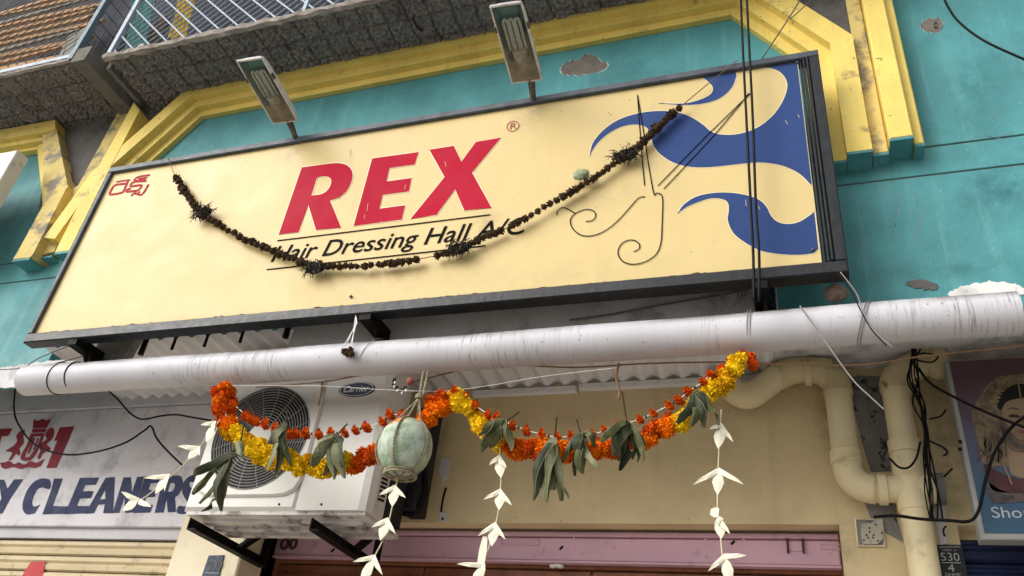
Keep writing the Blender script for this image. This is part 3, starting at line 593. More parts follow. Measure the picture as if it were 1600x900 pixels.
lines = [sm([(365, 170), (380, 380), (393, 525)], 3, False),
  sm([(365, 170), (385, 290), (425, 540), (440, 553), (458, 560), (464, 590), (461, 680), (457, 745), (440, 790), (400, 820), (350, 832), (310, 822), (290, 795), (293, 768), (312, 745), (345, 737), (370, 750), (372, 770), (350, 783)], 5, False),
  [(445, 525), (640, 325), (805, 165)], sm([(468, 537), (560, 440), (680, 310), (802, 162)], 4, False),
  sm([(395, 568), (370, 573), (340, 605), (290, 660), (240, 700), (190, 720), (145, 718), (112, 692), (103, 660), (120, 635), (160, 618), (190, 622), (202, 640), (190, 660), (162, 665)], 5, False),
  sm([(50, 640), (55, 620), (80, 611), (122, 633)], 4, False)]
for l_ in lines:
    MB().ribbon([at(*p, A3) for p in z25(l_)], 0.0018).build('scissors_line', M['ink'], S)
# the pale wedge inside the long blade
for p in ((458, 218), (624, 195), (548, 463), (1246, 97), (1270, 390)):
    c = at(p[0], p[1], YF - 0.004); MB().ball(c, 0.006, 0.004, 0.006, 8, 5).build('fixing_screw', M['framegrey'], S)
for (x0_, y0_, x1_, y1_) in ((695, 252, 697, 260), (575, 318, 573, 330), (634, 288, 632, 296), (570, 335, 569, 342), (1247, 179, 1249, 184), (1227, 188, 1231, 194), (1165, 312, 1166, 322), (1185, 322, 1187, 327), (1160, 382, 1163, 392), (596, 345, 598, 352), (709, 320, 708, 328), (530, 300, 531, 312), (548, 232, 547, 243), (950, 175, 956, 181)):
    MB().ribbon([at(x0_, y0_, A3 - 0.0004), at(x1_, y1_, A3 - 0.0004)], 0.0006).build('scratch', M['signpale' if x0_ not in (530, 548, 950) else 'rust'], S)
# brackets from the sign to the wall
for (px, py, nm) in ((120, 530, 'left end of the signboard'), (575, 490, 'middle of the signboard'), (1187, 440, 'right end of the signboard')):
    c = at(px, py, YS + 0.02); t = thing('sign_bracket', 'black iron bracket under the ' + nm, 'bracket', (c.x, YS + 0.1, c.z - 0.1), 'brackets holding the signboard')
    MB().obox((c.x, YS + 0.09, c.z - 0.012), (0.022, 0, 0), (0, 0.085, 0), (0, 0, 0.02)).build('arm', M['iron'], t)
    MB().obox((c.x + 0.004, YW - 0.075, c.z - 0.06), (0.02, 0, 0), (0, 0.012, 0.0), (0, 0, 0.06)).build('upright', M['iron'], t)
    MB().tube([(c.x + 0.01, YW - 0.09, c.z - 0.10), (c.x + 0.012, YS + 0.06, c.z - 0.02)], 0.008, 6).build('brace', M['iron'], t)

# rods left of the fascia
for i, (px, py) in enumerate(((232, 520), (280, 512), (330, 507), (385, 500), (455, 492))):
    a = at(px, py, 2.2); thick = 0.012 if i in (0, 4) else 0.006
    tag(MB().tube([a + Vector((0, 0, 0.05)), a + Vector((0.003, 0, 0)), a - Vector((-0.004, 0, 0.10))], [thick, thick * 0.8, thick], 6).build('hanger_rod', M['iron']),
        ['stout dark hanger rod below the sign, nearest its left bracket', 'thin dark hanger rod, second from the left bracket of the sign', 'thin dark hanger rod in the middle of the five below the sign',
         'thin dark hanger rod, fourth from the left bracket of the sign', 'stout dark hanger rod beside the whitewashed fascia end'][i], 'rod', 'hanger rods below the sign')
tag(MB().obox((at(185, 535, 2.22).x, 2.22, 1.43 + CH), (0.09, 0, 0), (0, 0.02, 0), (0.02, 0, 0.1)).build('plaster_block', M['mildew']), 'dark mildewed plaster block behind the left sign bracket', 'block')
tag(MB().box(-2.97, fx0, 2.222, 2.25, 1.53 + CH, 1.558 + CH).build('batten', M['concrete']), 'dark stained batten above the visible corrugated sheet', 'batten')

# ================================================================== GUTTER PIPE
pl, pr = at(48, 593, 2.15), at(1592, 494, YG); zc = (pl.z + pr.z) / 2; pr.z = pl.z = zc; pl.y = YG + 0.01
G = thing('gutter_pipe', 'long white plastic drainpipe running level below the signboard', 'pipe', (pl + pr) / 2)
R_ = 0.0585
MB().tube([pl.lerp(pr, q / 24) - Vector((0, 0, 0.007 * math.sin(math.pi * q / 24) + 0.0015 * math.sin(q * 1.1))) for q in range(25)], R_, 40).build('pipe', M['gutter'], G, 'auto')
cp = pl.lerp(pr, 0.0725)
MB().tube([pl - Vector((0.004, 0, 0)), pl, cp], [R_ - 0.004, R_ + 0.002, R_ + 0.002], 40).build('end_sleeve', M['gutter'], G, 'auto')
MB().tube([cp, cp + Vector((0.006, 0, 0))], R_ + 0.0025, 40).build('sleeve_joint', M['iron'], G)
def pipe_tie(px, mat='wirewhite', r=0.0014, n=1, skew=0.0, lab=''):
    f = (at(px, 520, YG).x - pl.x) / (pr.x - pl.x); c = pl.lerp(pr, f); mb = MB()
    for k in range(n):
        pts = [c + Vector((skew * math.cos(a) + k * 0.008, math.sin(a) * (R_ + r + 0.001), math.cos(a) * (R_ + r + 0.001))) for a in [math.pi * 2 * i / 28 for i in range(28)]]
        mb.tube(pts, r, 6, closed=True)
    tag(mb.build('wire_tie', M[mat]), lab, 'wire', 'ties around the gutter pipe')
pipe_tie(125, 'iron', 0.0022, 1, 0.012, 'black wire tied round the gutter pipe near its left end')
pipe_tie(1170, 'wirewhite', 0.0014, 2, 0.004, 'pale wire tie round the gutter pipe above the garland end')
pipe_tie(590, 'wirewhite', 0.0012, 1, 0.03, 'thin wire tie round the gutter pipe under the middle sign bracket')
pipe_tie(1350, 'wirewhite', 0.0013, 2, 0.02, 'double pale wire tie round the gutter pipe below the sign corner')
b = MB(); b.ball(at(1306, 458, 2.15), 0.034, 0.03, 0.026, 12, 8, 0.12); tag(b.build('mortar_lump', M['stone'], origin=at(1306, 470, 2.15)), 'brown lump of mortar lodged on top of the gutter pipe', 'lump')

# ================================================================== FLOOD LAMPS
def lamp(base, tip, lab, armp):
    base, tip = Vector(base) + Vector((0, 0, CH)), Vector(tip) + Vector((0, 0, CH)); u = (tip - base); Ln = u.length; u.normalize()
    v = Vector((1, 0, 0)); v = (v - u * v.dot(u)).normalized(); w_ = v.cross(u)
    if w_.z < 0: w_ = -w_
    t = thing('flood_lamp', lab, 'lamp', base, 'flood lamps over the signboard'); hw = 0.057
    def pt(a, b, c): return base + u * (a * Ln) + v * b + w_ * c
    # housing: shell open below, domed back
    prof = [(0.0, 0.85, 0.03), (0.06, 1.0, 0.045), (0.35, 1.0, 0.052), (0.85, 1.0, 0.045), (0.97, 0.97, 0.03), (1.0, 0.9, 0.012)]
    ring = []; mb = MB()
    for a, wd, h in prof:
        ring.append([pt(a, -hw * wd, 0), pt(a, -hw * wd, h * 0.55), pt(a, -hw * wd * 0.6, h), pt(a, hw * wd * 0.6, h), pt(a, hw * wd, h * 0.55), pt(a, hw * wd, 0)])
    vs = [p for r in ring for p in r]; k = 6
    fs = [(i * k + j, i * k + j + 1, (i + 1) * k + j + 1, (i + 1) * k + j) for i in range(len(prof) - 1) for j in range(k - 1)]
    fs += [tuple(range(k)), tuple((len(prof) - 1) * k + j for j in range(k))]
    mb.add(vs, fs).build('housing', M['galv'], t)
    rim = MB()
    for a, b, c, d in ((0, -1, 1, -1), (0, 1, 1, 1)): rim.tube([pt(a, b * hw, 0), pt(c, d * hw * 0.97, 0)], 0.0045, 6)
    rim.tube([pt(0, -hw, 0), pt(0, hw, 0)], 0.0045, 6); rim.tube([pt(1, -hw * 0.97, 0), pt(1, hw * 0.97, 0)], 0.006, 6)
    rim.build('rim', M['galv'], t)
    MB().add([pt(0.03, -hw * 0.9, 0.012), pt(0.97, -hw * 0.9, 0.012), pt(0.97, -hw * 0.5, 0.03), pt(0.97, hw * 0.5, 0.03), pt(0.97, hw * 0.9, 0.012), pt(0.03, hw * 0.9, 0.012), pt(0.03, hw * 0.5, 0.03), pt(0.03, -hw * 0.5, 0.03)],
             [(0, 1, 2, 7), (7, 2, 3, 6), (6, 3, 4, 5)]).build('reflector', M['reflector'], t)
    for off in (-0.021, 0.0, 0.021):
        pts = [pt(0.42, off - 0.007, 0.014), pt(0.78, off - 0.007, 0.014)] + [pt(0.78 + 0.025 * math.sin(q), off - 0.007 * math.cos(q), 0.014) for q in (0.6, 1.2, 1.9, 2.5)] + [pt(0.78, off + 0.007, 0.014), pt(0.42, off + 0.007, 0.014)]
        MB().tube(pts, 0.0052, 8).build('tube', M['tubewhite'], t, 'auto')
    MB().tube([pt(0.10, 0, 0.012), pt(0.22, 0, 0.013), pt(0.30, 0, 0.014), pt(0.42, 0, 0.014)], [0.012, 0.013, 0.024, 0.026], 14).build('bulb_base', M['tubewhite'], t, 'auto')
    # bowed dusty cover
    gl = MB(); na, nb = 14, 8; gv = []
    for i in range(na + 1):
        for j in range(nb + 1):
            a, b = 0.02 + 0.96 * i / na, -0.93 + 1.86 * j / nb
            e = min(1, min(i, na - i) / 2) * min(1, min(j, nb - j) / 1.5); gv.append(pt(a, b * hw, -0.004 - 0.012 * e))
    gl.add(gv, [(i * (nb + 1) + j, i * (nb + 1) + j + 1, (i + 1) * (nb + 1) + j + 1, (i + 1) * (nb + 1) + j) for i in range(na) for j in range(nb)]).build('glass_cover', M['glass'], t, True)
    for b in (-1, 1): MB().obox(pt(0.72, b * (hw + 0.003), 0), u * 0.012, v * 0.004, w_ * 0.006).build('clip', M['rustarm'], t)
    MB().tube([pt(0.02, 0.012, 0.01), pt(-0.06, 0.013, 0.006), Vector(armp), Vector(armp) + Vector((0, 0.07, -0.02))], [0.014, 0.014, 0.011, 0.011], 10).build('arm', M['rustarm'], t)
lamp((-1.937, 2.0, 2.374), (-1.92, 1.689, 2.404), 'flood lamp with dusty glass over the left half of the sign', at(461, 213, YS - 0.004))
lamp((-0.862, 1.985, 2.348), (-0.842, 1.662, 2.378), 'flood lamp with dusty glass over the red X of the sign', at(833, 154, YS - 0.004))

# ================================================================== AIR CONDITIONER
ax0, ax1, az0, az1 = -2.085, -1.352, at(430, 797, YA).z, 1.375 + CH
A = thing('air_conditioner', 'white outdoor air conditioner unit with round fan grille and Carrier badge', 'air conditioner', ((ax0 + ax1) / 2, YA + 0.14, az0))
xs = at(486, 697, YA).x
MB().bbox(ax0, xs - 0.0015, YA, YA + 0.27, az0, az1, 0.012).build('fan_panel', M['acwhite'], A)
c_ = 0.035
sv = []; prof = [(xs + 0.0015, YA), (ax1 - c_, YA), (ax1 - c_ * 0.35, YA + c_ * 0.25), (ax1, YA + c_), (ax1, YA + 0.11), (ax1 - 0.07, YA + 0.12), (ax1 - 0.07, YA + 0.27), (xs + 0.0015, YA + 0.27)]
MB().prism([(x, y, az0) for x, y in prof], (0, 0, az1 - az0)).build('side_panel', M['acwhite'], A)
MB().box(ax1 - 0.069, ax1 - 0.004, YA + 0.125, YA + 0.25, az0 + 0.02, az0 + 0.33).build('valve_block', M['acdark'], A)
fc = at(409, 684, YA); fr = 0.197
zc_ = fc.z; xc_ = fc.x
# raised rounded square round the fan
rs = []
for i in range(48):
    a = 2 * math.pi * i / 48; c0, s0 = math.cos(a), math.sin(a); k = (abs(c0) ** 7 + abs(s0) ** 7) ** (-1 / 7)
    rs.append((xc_ + c0 * k * 0.222, zc_ + s0 * k * 0.222))
hole = [(xc_ + fr * math.cos(2 * math.pi * i / 48), zc_ + fr * math.sin(2 * math.pi * i / 48)) for i in range(48)]
sur = MB(); N_ = 48
sur.add([(x, YA - 0.002, z) for x, z in rs] + [(x + (xc_ - x) * 0.03, YA - 0.012, z + (zc_ - z) * 0.03) for x, z in rs] + [(x, YA - 0.012, z) for x, z in hole] + [(x, YA - 0.003, z) for x, z in hole],
        [(r * N_ + i, r * N_ + (i + 1) % N_, (r + 1) * N_ + (i + 1) % N_, (r + 1) * N_ + i) for r in range(3) for i in range(N_)])
sur.build('fan_surround', M['acwhite'], A, 'auto')
MB().prism([(x, YA - 0.0032, z) for x, z in hole], (0, 0.003, 0)).build('fan_opening', M['acdark'], A)
fan = MB()
for k in range(3):
    a0_ = k * 2.094 + 0.4
    fan.add([(xc_ + r * math.cos(a0_ + da), YA - 0.004 - dy, zc_ + r * math.sin(a0_ + da)) for r, da, dy in ((0.05, 0, 0), (0.17, 0.15, 0.001), (0.18, 0.9, 0.003), (0.05, 0.9, 0.003))], [(0, 1, 2, 3)])
fan.build('fan_blades', M['iron'], A)
gr = MB()
for i in range(15):
    r = 0.046 + (fr - 0.046) * i / 14
    gr.tube([(xc_ + r * math.cos(2 * math.pi * q / 44), YA - 0.014, zc_ + r * math.sin(2 * math.pi * q / 44)) for q in range(44)], 0.0019, 5, closed=True)
for k in range(16):
    a = 2 * math.pi * k / 16 + 0.1
    gr.tube([(xc_ + r * math.cos(a + (r - 0.05) * 1.1), YA - 0.0125, zc_ + r * math.sin(a + (r - 0.05) * 1.1)) for r in (0.045, 0.1, 0.15, fr + 0.003)], 0.0017, 5)
gr.build('grille', M['acwire'], A)
MB().tube([(xc_, YA - 0.012, zc_), (xc_, YA - 0.018, zc_), (xc_, YA - 0.019, zc_)], [0.05, 0.048, 0.04], 24).build('grille_hub', M['acwhite'], A, 'auto')
bc = at(558, 609, YA); ew, eh = 0.073, 0.029
el = lambda k, d: [(bc.x + ew * k * math.cos(2 * math.pi * i / 36), YA - d, bc.z + eh * k * math.sin(2 * math.pi * i / 36)) for i in range(36)]
bd = MB().prism(el(1.0, 0.004), (0, 0.004, 0)).build('badge', M['navy'], A)
MB().ribbon(el(0.91, 0.005) + [el(0.91, 0.005)[0]], 0.0011).build('badge_ring', M['silver'], bd)
text('Carrier', bc.x - 0.052, bc.z - 0.010, 0.103, 0.026, YA - 0.0052, shear=0.3, bold=0.004).build('badge_lettering', M['silver'], bd)
for px, py in ((436, 788), (456, 760), (502, 788)):
    p = at(px, py, YA - 0.001); MB().tube([p, p + Vector((0, 0.001, 0))], 0.0045, 10).build('screw', M['iron'], A)
for i in range(9):
    z = az0 + 0.06 + i * 0.0145
    MB().obox((ax1 + 0.0008, YA + 0.073, z), (0.001, 0, 0), (0, 0.022, 0.004), (0, 0, 0.0042)).build('side_slot', M['acdark'], A)
tr = MB(); tr.box(ax0 + 0.012, ax1 - 0.012, YA + 0.012, YA + 0.268, az0 - 0.012, az0 + 0.002); tr.build('base_tray', M['tray'], A)
for y in (0.06, 0.13, 0.20): MB().box(ax0 + 0.05, ax1 - 0.05, YA + y, YA + y + 0.03, az0 - 0.024, az0 - 0.011).build('tray_rib', M['tray'], A)
for k, (px, py) in enumerate(((302, 803), (492, 800))):
    c = at(px, py, YA + 0.01); X = c.x; z = az0 - 0.026
    t = thing('wall_bracket', ['black iron bracket under the left end of the air conditioner', 'black iron bracket under the right part of the air conditioner'][k], 'bracket', (X, YC, z - 0.02), 'brackets under the air conditioner')
    MB().box(X, X + 0.004, YA + 0.0, YC - 0.002, z - 0.042, z).build('arm', M['iron'], t)
    MB().box(X + 0.004, X + 0.036, YA + 0.0, YC - 0.002, z - 0.042, z - 0.037).build('arm_flange', M['iron'], t)
    MB().box(X - 0.001, X + 0.03, YC - 0.012, YC - 0.001, z - 0.041, z + 0.30).build('upright', M['iron'], t)
    MB().obox((X + 0.018, YC - 0.09, z + 0.05), (0.012, 0, 0), (0, 0.09, 0.075), (0, -0.006, 0.008)).build('brace', M['iron'], t)
# refrigerant cables beside the unit
for k, (pts, lb) in enumerate((([(648, 690), (662, 730), (664, 770), (650, 800), (628, 800), (620, 780)], 'outer black cable loop hanging right of the air conditioner'),
                  ([(640, 690), (652, 735), (655, 770), (645, 792), (632, 790)], 'middle black cable loop hanging right of the air conditioner'),
                  ([(632, 680), (640, 730), (648, 770), (640, 785), (626, 780)], 'inner black cable loop hanging right of the air conditioner'))):
    tag(MB().tube(path(pts, 2.62 + 0.02 * k, 8), 0.011 if k != 1 else 0.007, 8).build('cable_loop', M['cable'], smooth=True), lb, 'cable', 'cable loops beside the air conditioner')
tag(MB().bbox(at(635, 760, 2.62).x, at(658, 760, 2.62).x, 2.60, 2.70, at(640, 800, 2.62).z, at(640, 640, 2.62).z, 0.01).build('pipe_insulation', M['acdark']), 'dark wrapped pipe bundle behind the air conditioner and gourd', 'pipe')

# ================================================================== DRY CLEANER BOARD AND SHUTTER
YD = 2.70
D = thing('cleaners_board', 'white painted DRY CLEANERS board above the cream shutter', 'sign', (-2.9, YD, at(100, 825, YD).z))
xr = px0 - 0.002; zt_ = at(150, 640, YD).z; zb_ = at(100, 822, YD).z
MB().bbox(-5.2, xr, YD, YD + 0.06, zb_, zt_, 0.003).build('panel', M['board'], D)
MB().bbox(-5.2, xr, YD - 0.012, YD + 0.06, zt_ + 0.002, zt_ + 0.36, 0.004).build('upper_band', M['boardtop'], D)
MB().box(-5.2, xr, YD + 0.02, YD + 0.06, zb_ - 0.045, zb_ - 0.001).build('lower_lip', M['boardtop'], D)
zc4 = lambda pts: [(x / 3.912, 600 + y / 3.912) for x, y in pts]
YL = YD - 0.0015
def blet(loops, mat='boardblue'):
    MB().flat([zc4(l_) for l_ in loops], YL).build('letter', M[mat], D)
blet([[(85, 583), (143, 581), (60, 705), (15, 790), (-40, 795), (8, 700), (-10, 585), (25, 584), (45, 640)]])
blet([[(310, 628), (300, 645)] + sm([(262, 632), (232, 640), (208, 680), (196, 720), (205, 748), (232, 742)], 4, False) + [(245, 735), (212, 790)] + sm([(212, 790), (165, 797), (140, 770), (140, 720), (165, 650), (205, 600), (255, 577), (300, 583), (310, 605)], 4, False)[1:]])
blet([[(330, 578), (384, 577), (322, 745), (416, 748), (398, 793), (258, 797), (310, 655)]])
blet([[(488, 574), (606, 571), (585, 615), (520, 618), (505, 655), (572, 655), (555, 697), (488, 700), (470, 745), (545, 746), (525, 790), (393, 796), (440, 690)]])
blet([[(645, 573), (702, 568), (690, 790), (630, 789), (640, 735), (598, 738), (575, 789), (520, 793)], [(642, 645), (610, 705), (643, 703)]])
blet([[(755, 570), (800, 570), (805, 665), (838, 567), (880, 565), (815, 785), (765, 787), (760, 690), (728, 787), (688, 788)]])
blet([[(885, 565), (985, 562), (968, 603), (920, 606), (908, 648), (962, 648), (946, 690), (893, 692), (878, 738), (935, 740), (918, 785), (815, 788)]])
blet([[(1000, 562)] + sm([(1060, 560), (1100, 562), (1117, 590), (1112, 635), (1090, 675), (1068, 690)], 4, False) + [(1075, 782), (1025, 784), (1018, 700), (1000, 785), (945, 787)], [(1040, 605), (1065, 605), (1070, 625), (1055, 655), (1025, 660)]])
blet([sm([(1195, 600), (1160, 598), (1160, 625), (1190, 660), (1190, 720), (1165, 775), (1120, 795), (1080, 785), (1092, 745), (1130, 748), (1145, 725), (1125, 690), (1112, 650), (1125, 595), (1165, 560), (1205, 560)], 3)])
# the numerals either side of the crest
blet([[(-20, 275), (76, 270), (50, 318), (10, 320), (-20, 420)]], 'boardred')
blet([[(365, 265), (455, 259), (345, 512), (282, 514), (350, 345), (330, 348)]], 'boardred')
crest = []
blet([[(205, 215), (228, 225), (262, 212), (285, 222), (315, 208), (285, 268), (200, 272)]], 'boardred')
blet([[(198, 275), (283, 272), (275, 296), (192, 298)]], 'boardred')
blet([[(186, 303), (274, 300), (250, 375)] + sm([(250, 375), (200, 455), (160, 470), (128, 462), (130, 430), (165, 370)], 4, False)[1:], [(205, 322), (250, 320), (222, 385), (180, 445), (152, 448), (160, 420), (190, 360)]], 'boardred')
blet([[(203, 330), (216, 330), (180, 425), (166, 425)]], 'boardred'); blet([[(228, 330), (240, 330), (210, 400), (198, 405)]], 'boardred')
for dx, fl in ((0, 1), (0, 0)):
    if fl: blet([sm([(152, 282), (120, 290), (98, 320), (105, 345), (85, 375), (45, 400), (35, 412), (75, 418), (60, 450), (50, 465), (72, 462), (98, 425), (112, 440), (125, 420), (118, 395), (145, 360), (142, 320)], 2)], 'boardred')
    else: blet([sm([(325, 268), (295, 275), (275, 310), (285, 335), (255, 360), (240, 385), (245, 410), (228, 450), (245, 458), (262, 425), (290, 410), (312, 392), (285, 370), (315, 340), (332, 300)], 2)], 'boardred')
blet([[(0, 482)] + sm([(30, 478), (60, 470), (85, 490), (115, 478), (150, 492), (185, 470), (225, 480), (275, 455)], 3, False) + [(250, 500)] + sm([(215, 515), (170, 508), (130, 520), (80, 508), (35, 520), (8, 508)], 3, False)], 'boardred')
# cream shutter
zsh = zb_ - 0.046
sh = thing('roller_shutter', 'cream roller shutter with horizontal slats below the cleaners board', 'shutter', (-3.2, YD + 0.05, 0.14))
slat = MB(); hgt = 0.066; pr_ = [(0, 0), (-0.010, 0.006), (-0.012, 0.022), (-0.004, 0.032), (-0.013, 0.042), (-0.012, 0.056), (-0.002, 0.0625)]
slat.add([(x, y, z) for x in (-2.4, 0.0) for y, z in pr_], [(i, i + 1, i + 1 + len(pr_), i + len(pr_)) for i in range(len(pr_) - 1)])
sme = slat.mesh('slat', M['shutter'])
for i in range(32): link('slat', sme, (xr, YD + 0.045, zsh - (i + 1) * hgt), sh)
MB().box(-5.2, xr, YD + 0.05, YD + 0.06, 0.14, zsh).build('shutter_back', M['acdark'], sh)
MB().prism([at(x, y, YD + 0.031) for x, y in ((48, 878), (71, 877), (66, 902), (32, 903))], (0, 0.002, 0)).build('painted_mark', M['shutred'], sh)
# number plate on the pilaster
np_ = thing('number_plate', 'dark blue weathered number plate on the cream pilaster', 'plate', at(330, 930, 2.655))
MB().prism([at(x, y, 2.655) for x, y in ((326, 868), (350, 867), (336, 925), (306, 927))], (0, 0.006, 0)).build('plate', M['plateblue'], np_)
ptext('530', (324, 890), (345, 889), (330, 876), 2.6535, shear=0.1).build('lettering', M['capgrey'], np_)
a, b = at(320, 895, 2.6535), at(342, 894, 2.6535); MB().ribbon([a, Vector((b.x, b.y, a.z))], 0.001).build('rule_line', M['platetext'], np_)

# ================================================================== PINK SHUTTER BOX AND DOOR
YPK = 2.86
pz1, pz0 = at(860, 832, YPK).z, at(860, 876, YPK).z
K = thing('shutter_box', 'pink painted metal shutter box across the top of the doorway', 'shutter box', (-1.0, YPK, pz0))
MB().bbox(ox0 + 0.03, ox1 - 0.004, YPK, YPK + 0.05, pz0, pz1 - 0.018, 0.004).build('beam', M['pink'], K)
MB().bbox(ox0 + 0.03, ox1 - 0.004, YPK - 0.012, YPK + 0.05, pz1 - 0.016, pz1, 0.003).build('top_flange', M['pink'], K)
MB().box(ox0 + 0.03, ox1 - 0.004, YPK - 0.006, YPK + 0.04, pz0 - 0.008, pz0 - 0.001).build('bottom_lip', M['pink'], K)
for (a, b_, nm, mt) in (((440, 842), (450, 858), 'rust_hole', 'rust'), ((454, 842), (463, 857), 'rust_hole', 'rust')):
    p, q = at(*a, YPK - 0.001), at(*b_, YPK - 0.001); c = (p + q) / 2; rr = (p.z - q.z) / 2
    MB().tube([c + Vector((rr * 0.75 * math.cos(t * 0.5236), 0, rr * math.sin(t * 0.5236))) for t in range(12)], 0.006, 6, closed=True).build(nm, M[mt], K)
for px, py in ((520, 860), (877, 856), (1145, 848)):
    p = at(px, py, YPK - 0.001); MB().tube([p - Vector((0.006, 0, 0.006)), p + Vector((0.006, 0, 0.006))], 0.004, 6).build('slot_hole', M['iron'], K)
for px, py in ((897, 841), (1103, 843), (1162, 842), (1103, 869), (508, 866)):
    p = at(px, py, YPK - 0.001); MB().ball(p, 0.006, 0.003, 0.006, 8, 4).build('rivet', M['pink'], K)
def weld(px0_, px1_, py0, py1):
    a, b = at(px0_, py0, YPK), at(px1_, py1, YPK)
    x0_, x1_, z0_, z1_ = a.x, b.x, min(a.z, b.z), max(a.z, b.z)
    MB().tube([(x0_, YPK - 0.001, z0_), (x1_, YPK - 0.001, z0_), (x1_, YPK - 0.001, z1_), (x0_, YPK - 0.001, z1_)], 0.003, 6, closed=True).build('weld_outline', M['pink'], K)
weld(783, 843, 851, 843); weld(1283, 1312, 858, 851)
p, q = at(1231, 847, YPK), at(1256, 862, YPK)
MB().bbox(p.x, q.x, YPK - 0.004, YPK + 0.001, q.z, p.z, 0.001).build('lock_plate', M['pink'], K)
for px in (1231, 1255): a = at(px, 855, YPK); MB().box(a.x - 0.003, a.x + 0.003, YPK - 0.012, YPK, q.z - 0.006, p.z + 0.008).build('lock_tab', M['rust'], K)
# wooden door
YDo = 2.90
dz1 = at(860, 880, YDo).z
W_ = thing('wooden_door', 'varnished brown panelled door under the pink shutter box', 'door', (-1.0, YDo, 0.14))
dx = [at(p, 890, YDo).x for p in (436, 664, 926, 1180, 1325)]
MB().bbox(dx[0] - 0.04, dx[0], YDo - 0.02, YDo + 0.05, 0.14, dz1 + 0.05, 0.004).build('frame_post', M['wood'], W_)
MB().bbox(dx[0], dx[-1] + 0.04, YDo - 0.018, YDo + 0.05, dz1 - 0.022, dz1 + 0.05, 0.004).build('frame_head', M['wood'], W_)
for i in range(4):
    x0_, x1_ = dx[i], dx[i + 1] - 0.006
    MB().bbox(x0_, x1_, YDo, YDo + 0.04, 0.14, dz1 - 0.024, 0.004).build('leaf', M['wood'], W_)
    for k in range(2):
        d = 0.035 + 0.022 * k
        q_ = [(x0_ + d, dz1 - 0.03 - d), (x1_ - d, dz1 - 0.03 - d), (x1_ - d, 0.3), (x0_ + d, 0.3)]
        MB().tube([(x, YDo - 0.002, z) for x, z in q_], 0.008, 6, closed=True).build('panel_moulding', M['wood'], W_)
pc = at(871, 884, YDo - 0.02)
t = thing('porcelain_fuse', 'small white porcelain fitting on the door frame head', 'fitting', pc - Vector((0, 0, 0.012)))
for dx_ in (-0.014, 0, 0.014): MB().ball(pc + Vector((dx_, -0.008, -abs(dx_) * 0.2)), 0.013, 0.012, 0.009, 10, 6, 0.08).build('lobe', M['white'], t, True)

# ================================================================== DRAIN PIPES (right)
rP = 0.0425; YP = 2.70
Bx = at(1424, 765, YP).x; Ax = at(1315, 660, YP).x; zt2 = at(1345, 765, YP).z
PA = thing('drain_pipe', 'cream painted drain pipe bending across the wall into the tee', 'pipe', (Ax, YP, zt2))
ztop = 1.437 + CH
def arc(c, r, a0_, a1_, n=10): return [Vector((c[0] + r * math.cos(a0_ + (a1_ - a0_) * i / n), YP, c[1] + r * math.sin(a0_ + (a1_ - a0_) * i / n))) for i in range(n + 1)]
e1 = at(1150, 604, YP); e2 = at(1172, 624, YP)
MB().tube(sp([at(1128, 585, YP + 0.03), at(1148, 612, YP), at(1172, 619, YP), at(1200, 600, YP), at(1222, 583, YP)], 6), rP + 0.002, 24).build('elbow', M['upvc'], PA, True)
MB().tube(sp([at(1215, 588, YP), at(1245, 578, YP), at(1290, 580, YP), Vector((Ax - 0.03, YP, ztop - 0.006)), Vector((Ax - 0.004, YP, ztop - 0.04)), Vector((Ax, YP, ztop - 0.09))], 5), rP + 0.005, 22).build('top_elbow', M['upvcold'], PA, True)
MB().tube([at(1262, 580, YP) - Vector((0.012, 0, 0)), at(1262, 580, YP) + Vector((0.012, 0, 0))], rP + 0.009, 22).build('coupling', M['upvcold'], PA, 'auto')
MB().tube([(Ax, YP, ztop - 0.08), (Ax, YP, zt2 + 0.10)], rP, 24).build('vertical_run', M['upvc'], PA, 'auto')
cz = at(1350, 715, YP).z
MB().tube([(Ax, YP, cz + 0.024), (Ax, YP, cz + 0.02), (Ax, YP, cz - 0.02), (Ax, YP, cz - 0.024)], [rP, rP + 0.006, rP + 0.006, rP], 24).build('collar', M['upvc'], PA, 'auto')
rb = 0.075
MB().tube([Vector((Ax, YP, cz - 0.015))] + arc((Ax + rb, zt2 + rb), rb, math.pi, 1.5 * math.pi), rP + 0.003, 24).build('elbow', M['upvc'], PA, True)
MB().tube([(Ax + rb - 0.01, YP, zt2), (Bx, YP, zt2)], rP - 0.001, 24).build('horizontal_run', M['upvc'], PA, 'auto')
hx = at(1378, 762, YP).x
MB().tube([(hx - 0.014, YP, zt2), (hx - 0.012, YP, zt2), (hx + 0.012, YP, zt2), (hx + 0.014, YP, zt2)], [rP, rP + 0.006, rP + 0.006, rP], 24).build('collar', M['upvc'], PA, 'auto')
PB = thing('down_pipe', 'cream painted vertical down pipe left of the bride poster', 'pipe', (Bx, YP, 0.14))
MB().tube(sp([at(1466, 558, YP + 0.02), at(1440, 566, YP), Vector((Bx + 0.012, YP, ztop - 0.035)), Vector((Bx, YP, ztop - 0.09))], 6), rP + 0.006, 24).build('top_elbow', M['upvcold'], PB, True)
MB().ball(at(1463, 566, YP), 0.045, 0.05, 0.06, 16, 10).build('elbow_boss', M['upvcold'], PB, True)
MB().tube([(Bx, YP, 0.14), (Bx, YP, zt2 - 0.065)], rP + 0.001, 24).build('lower_run', M['upvc'], PB, 'auto')
MB().tube([(Bx, YP, zt2 - 0.075), (Bx, YP, zt2 - 0.07), (Bx, YP, zt2 + 0.11), (Bx, YP, zt2 + 0.115)], [rP, rP + 0.005, rP + 0.005, rP], 24).build('tee', M['upvc'], PB, 'auto')
MB().tube([(Bx, YP, zt2 + 0.11), (Bx, YP, ztop - 0.08)], rP, 24).build('upper_run', M['upvc'], PB, 'auto')
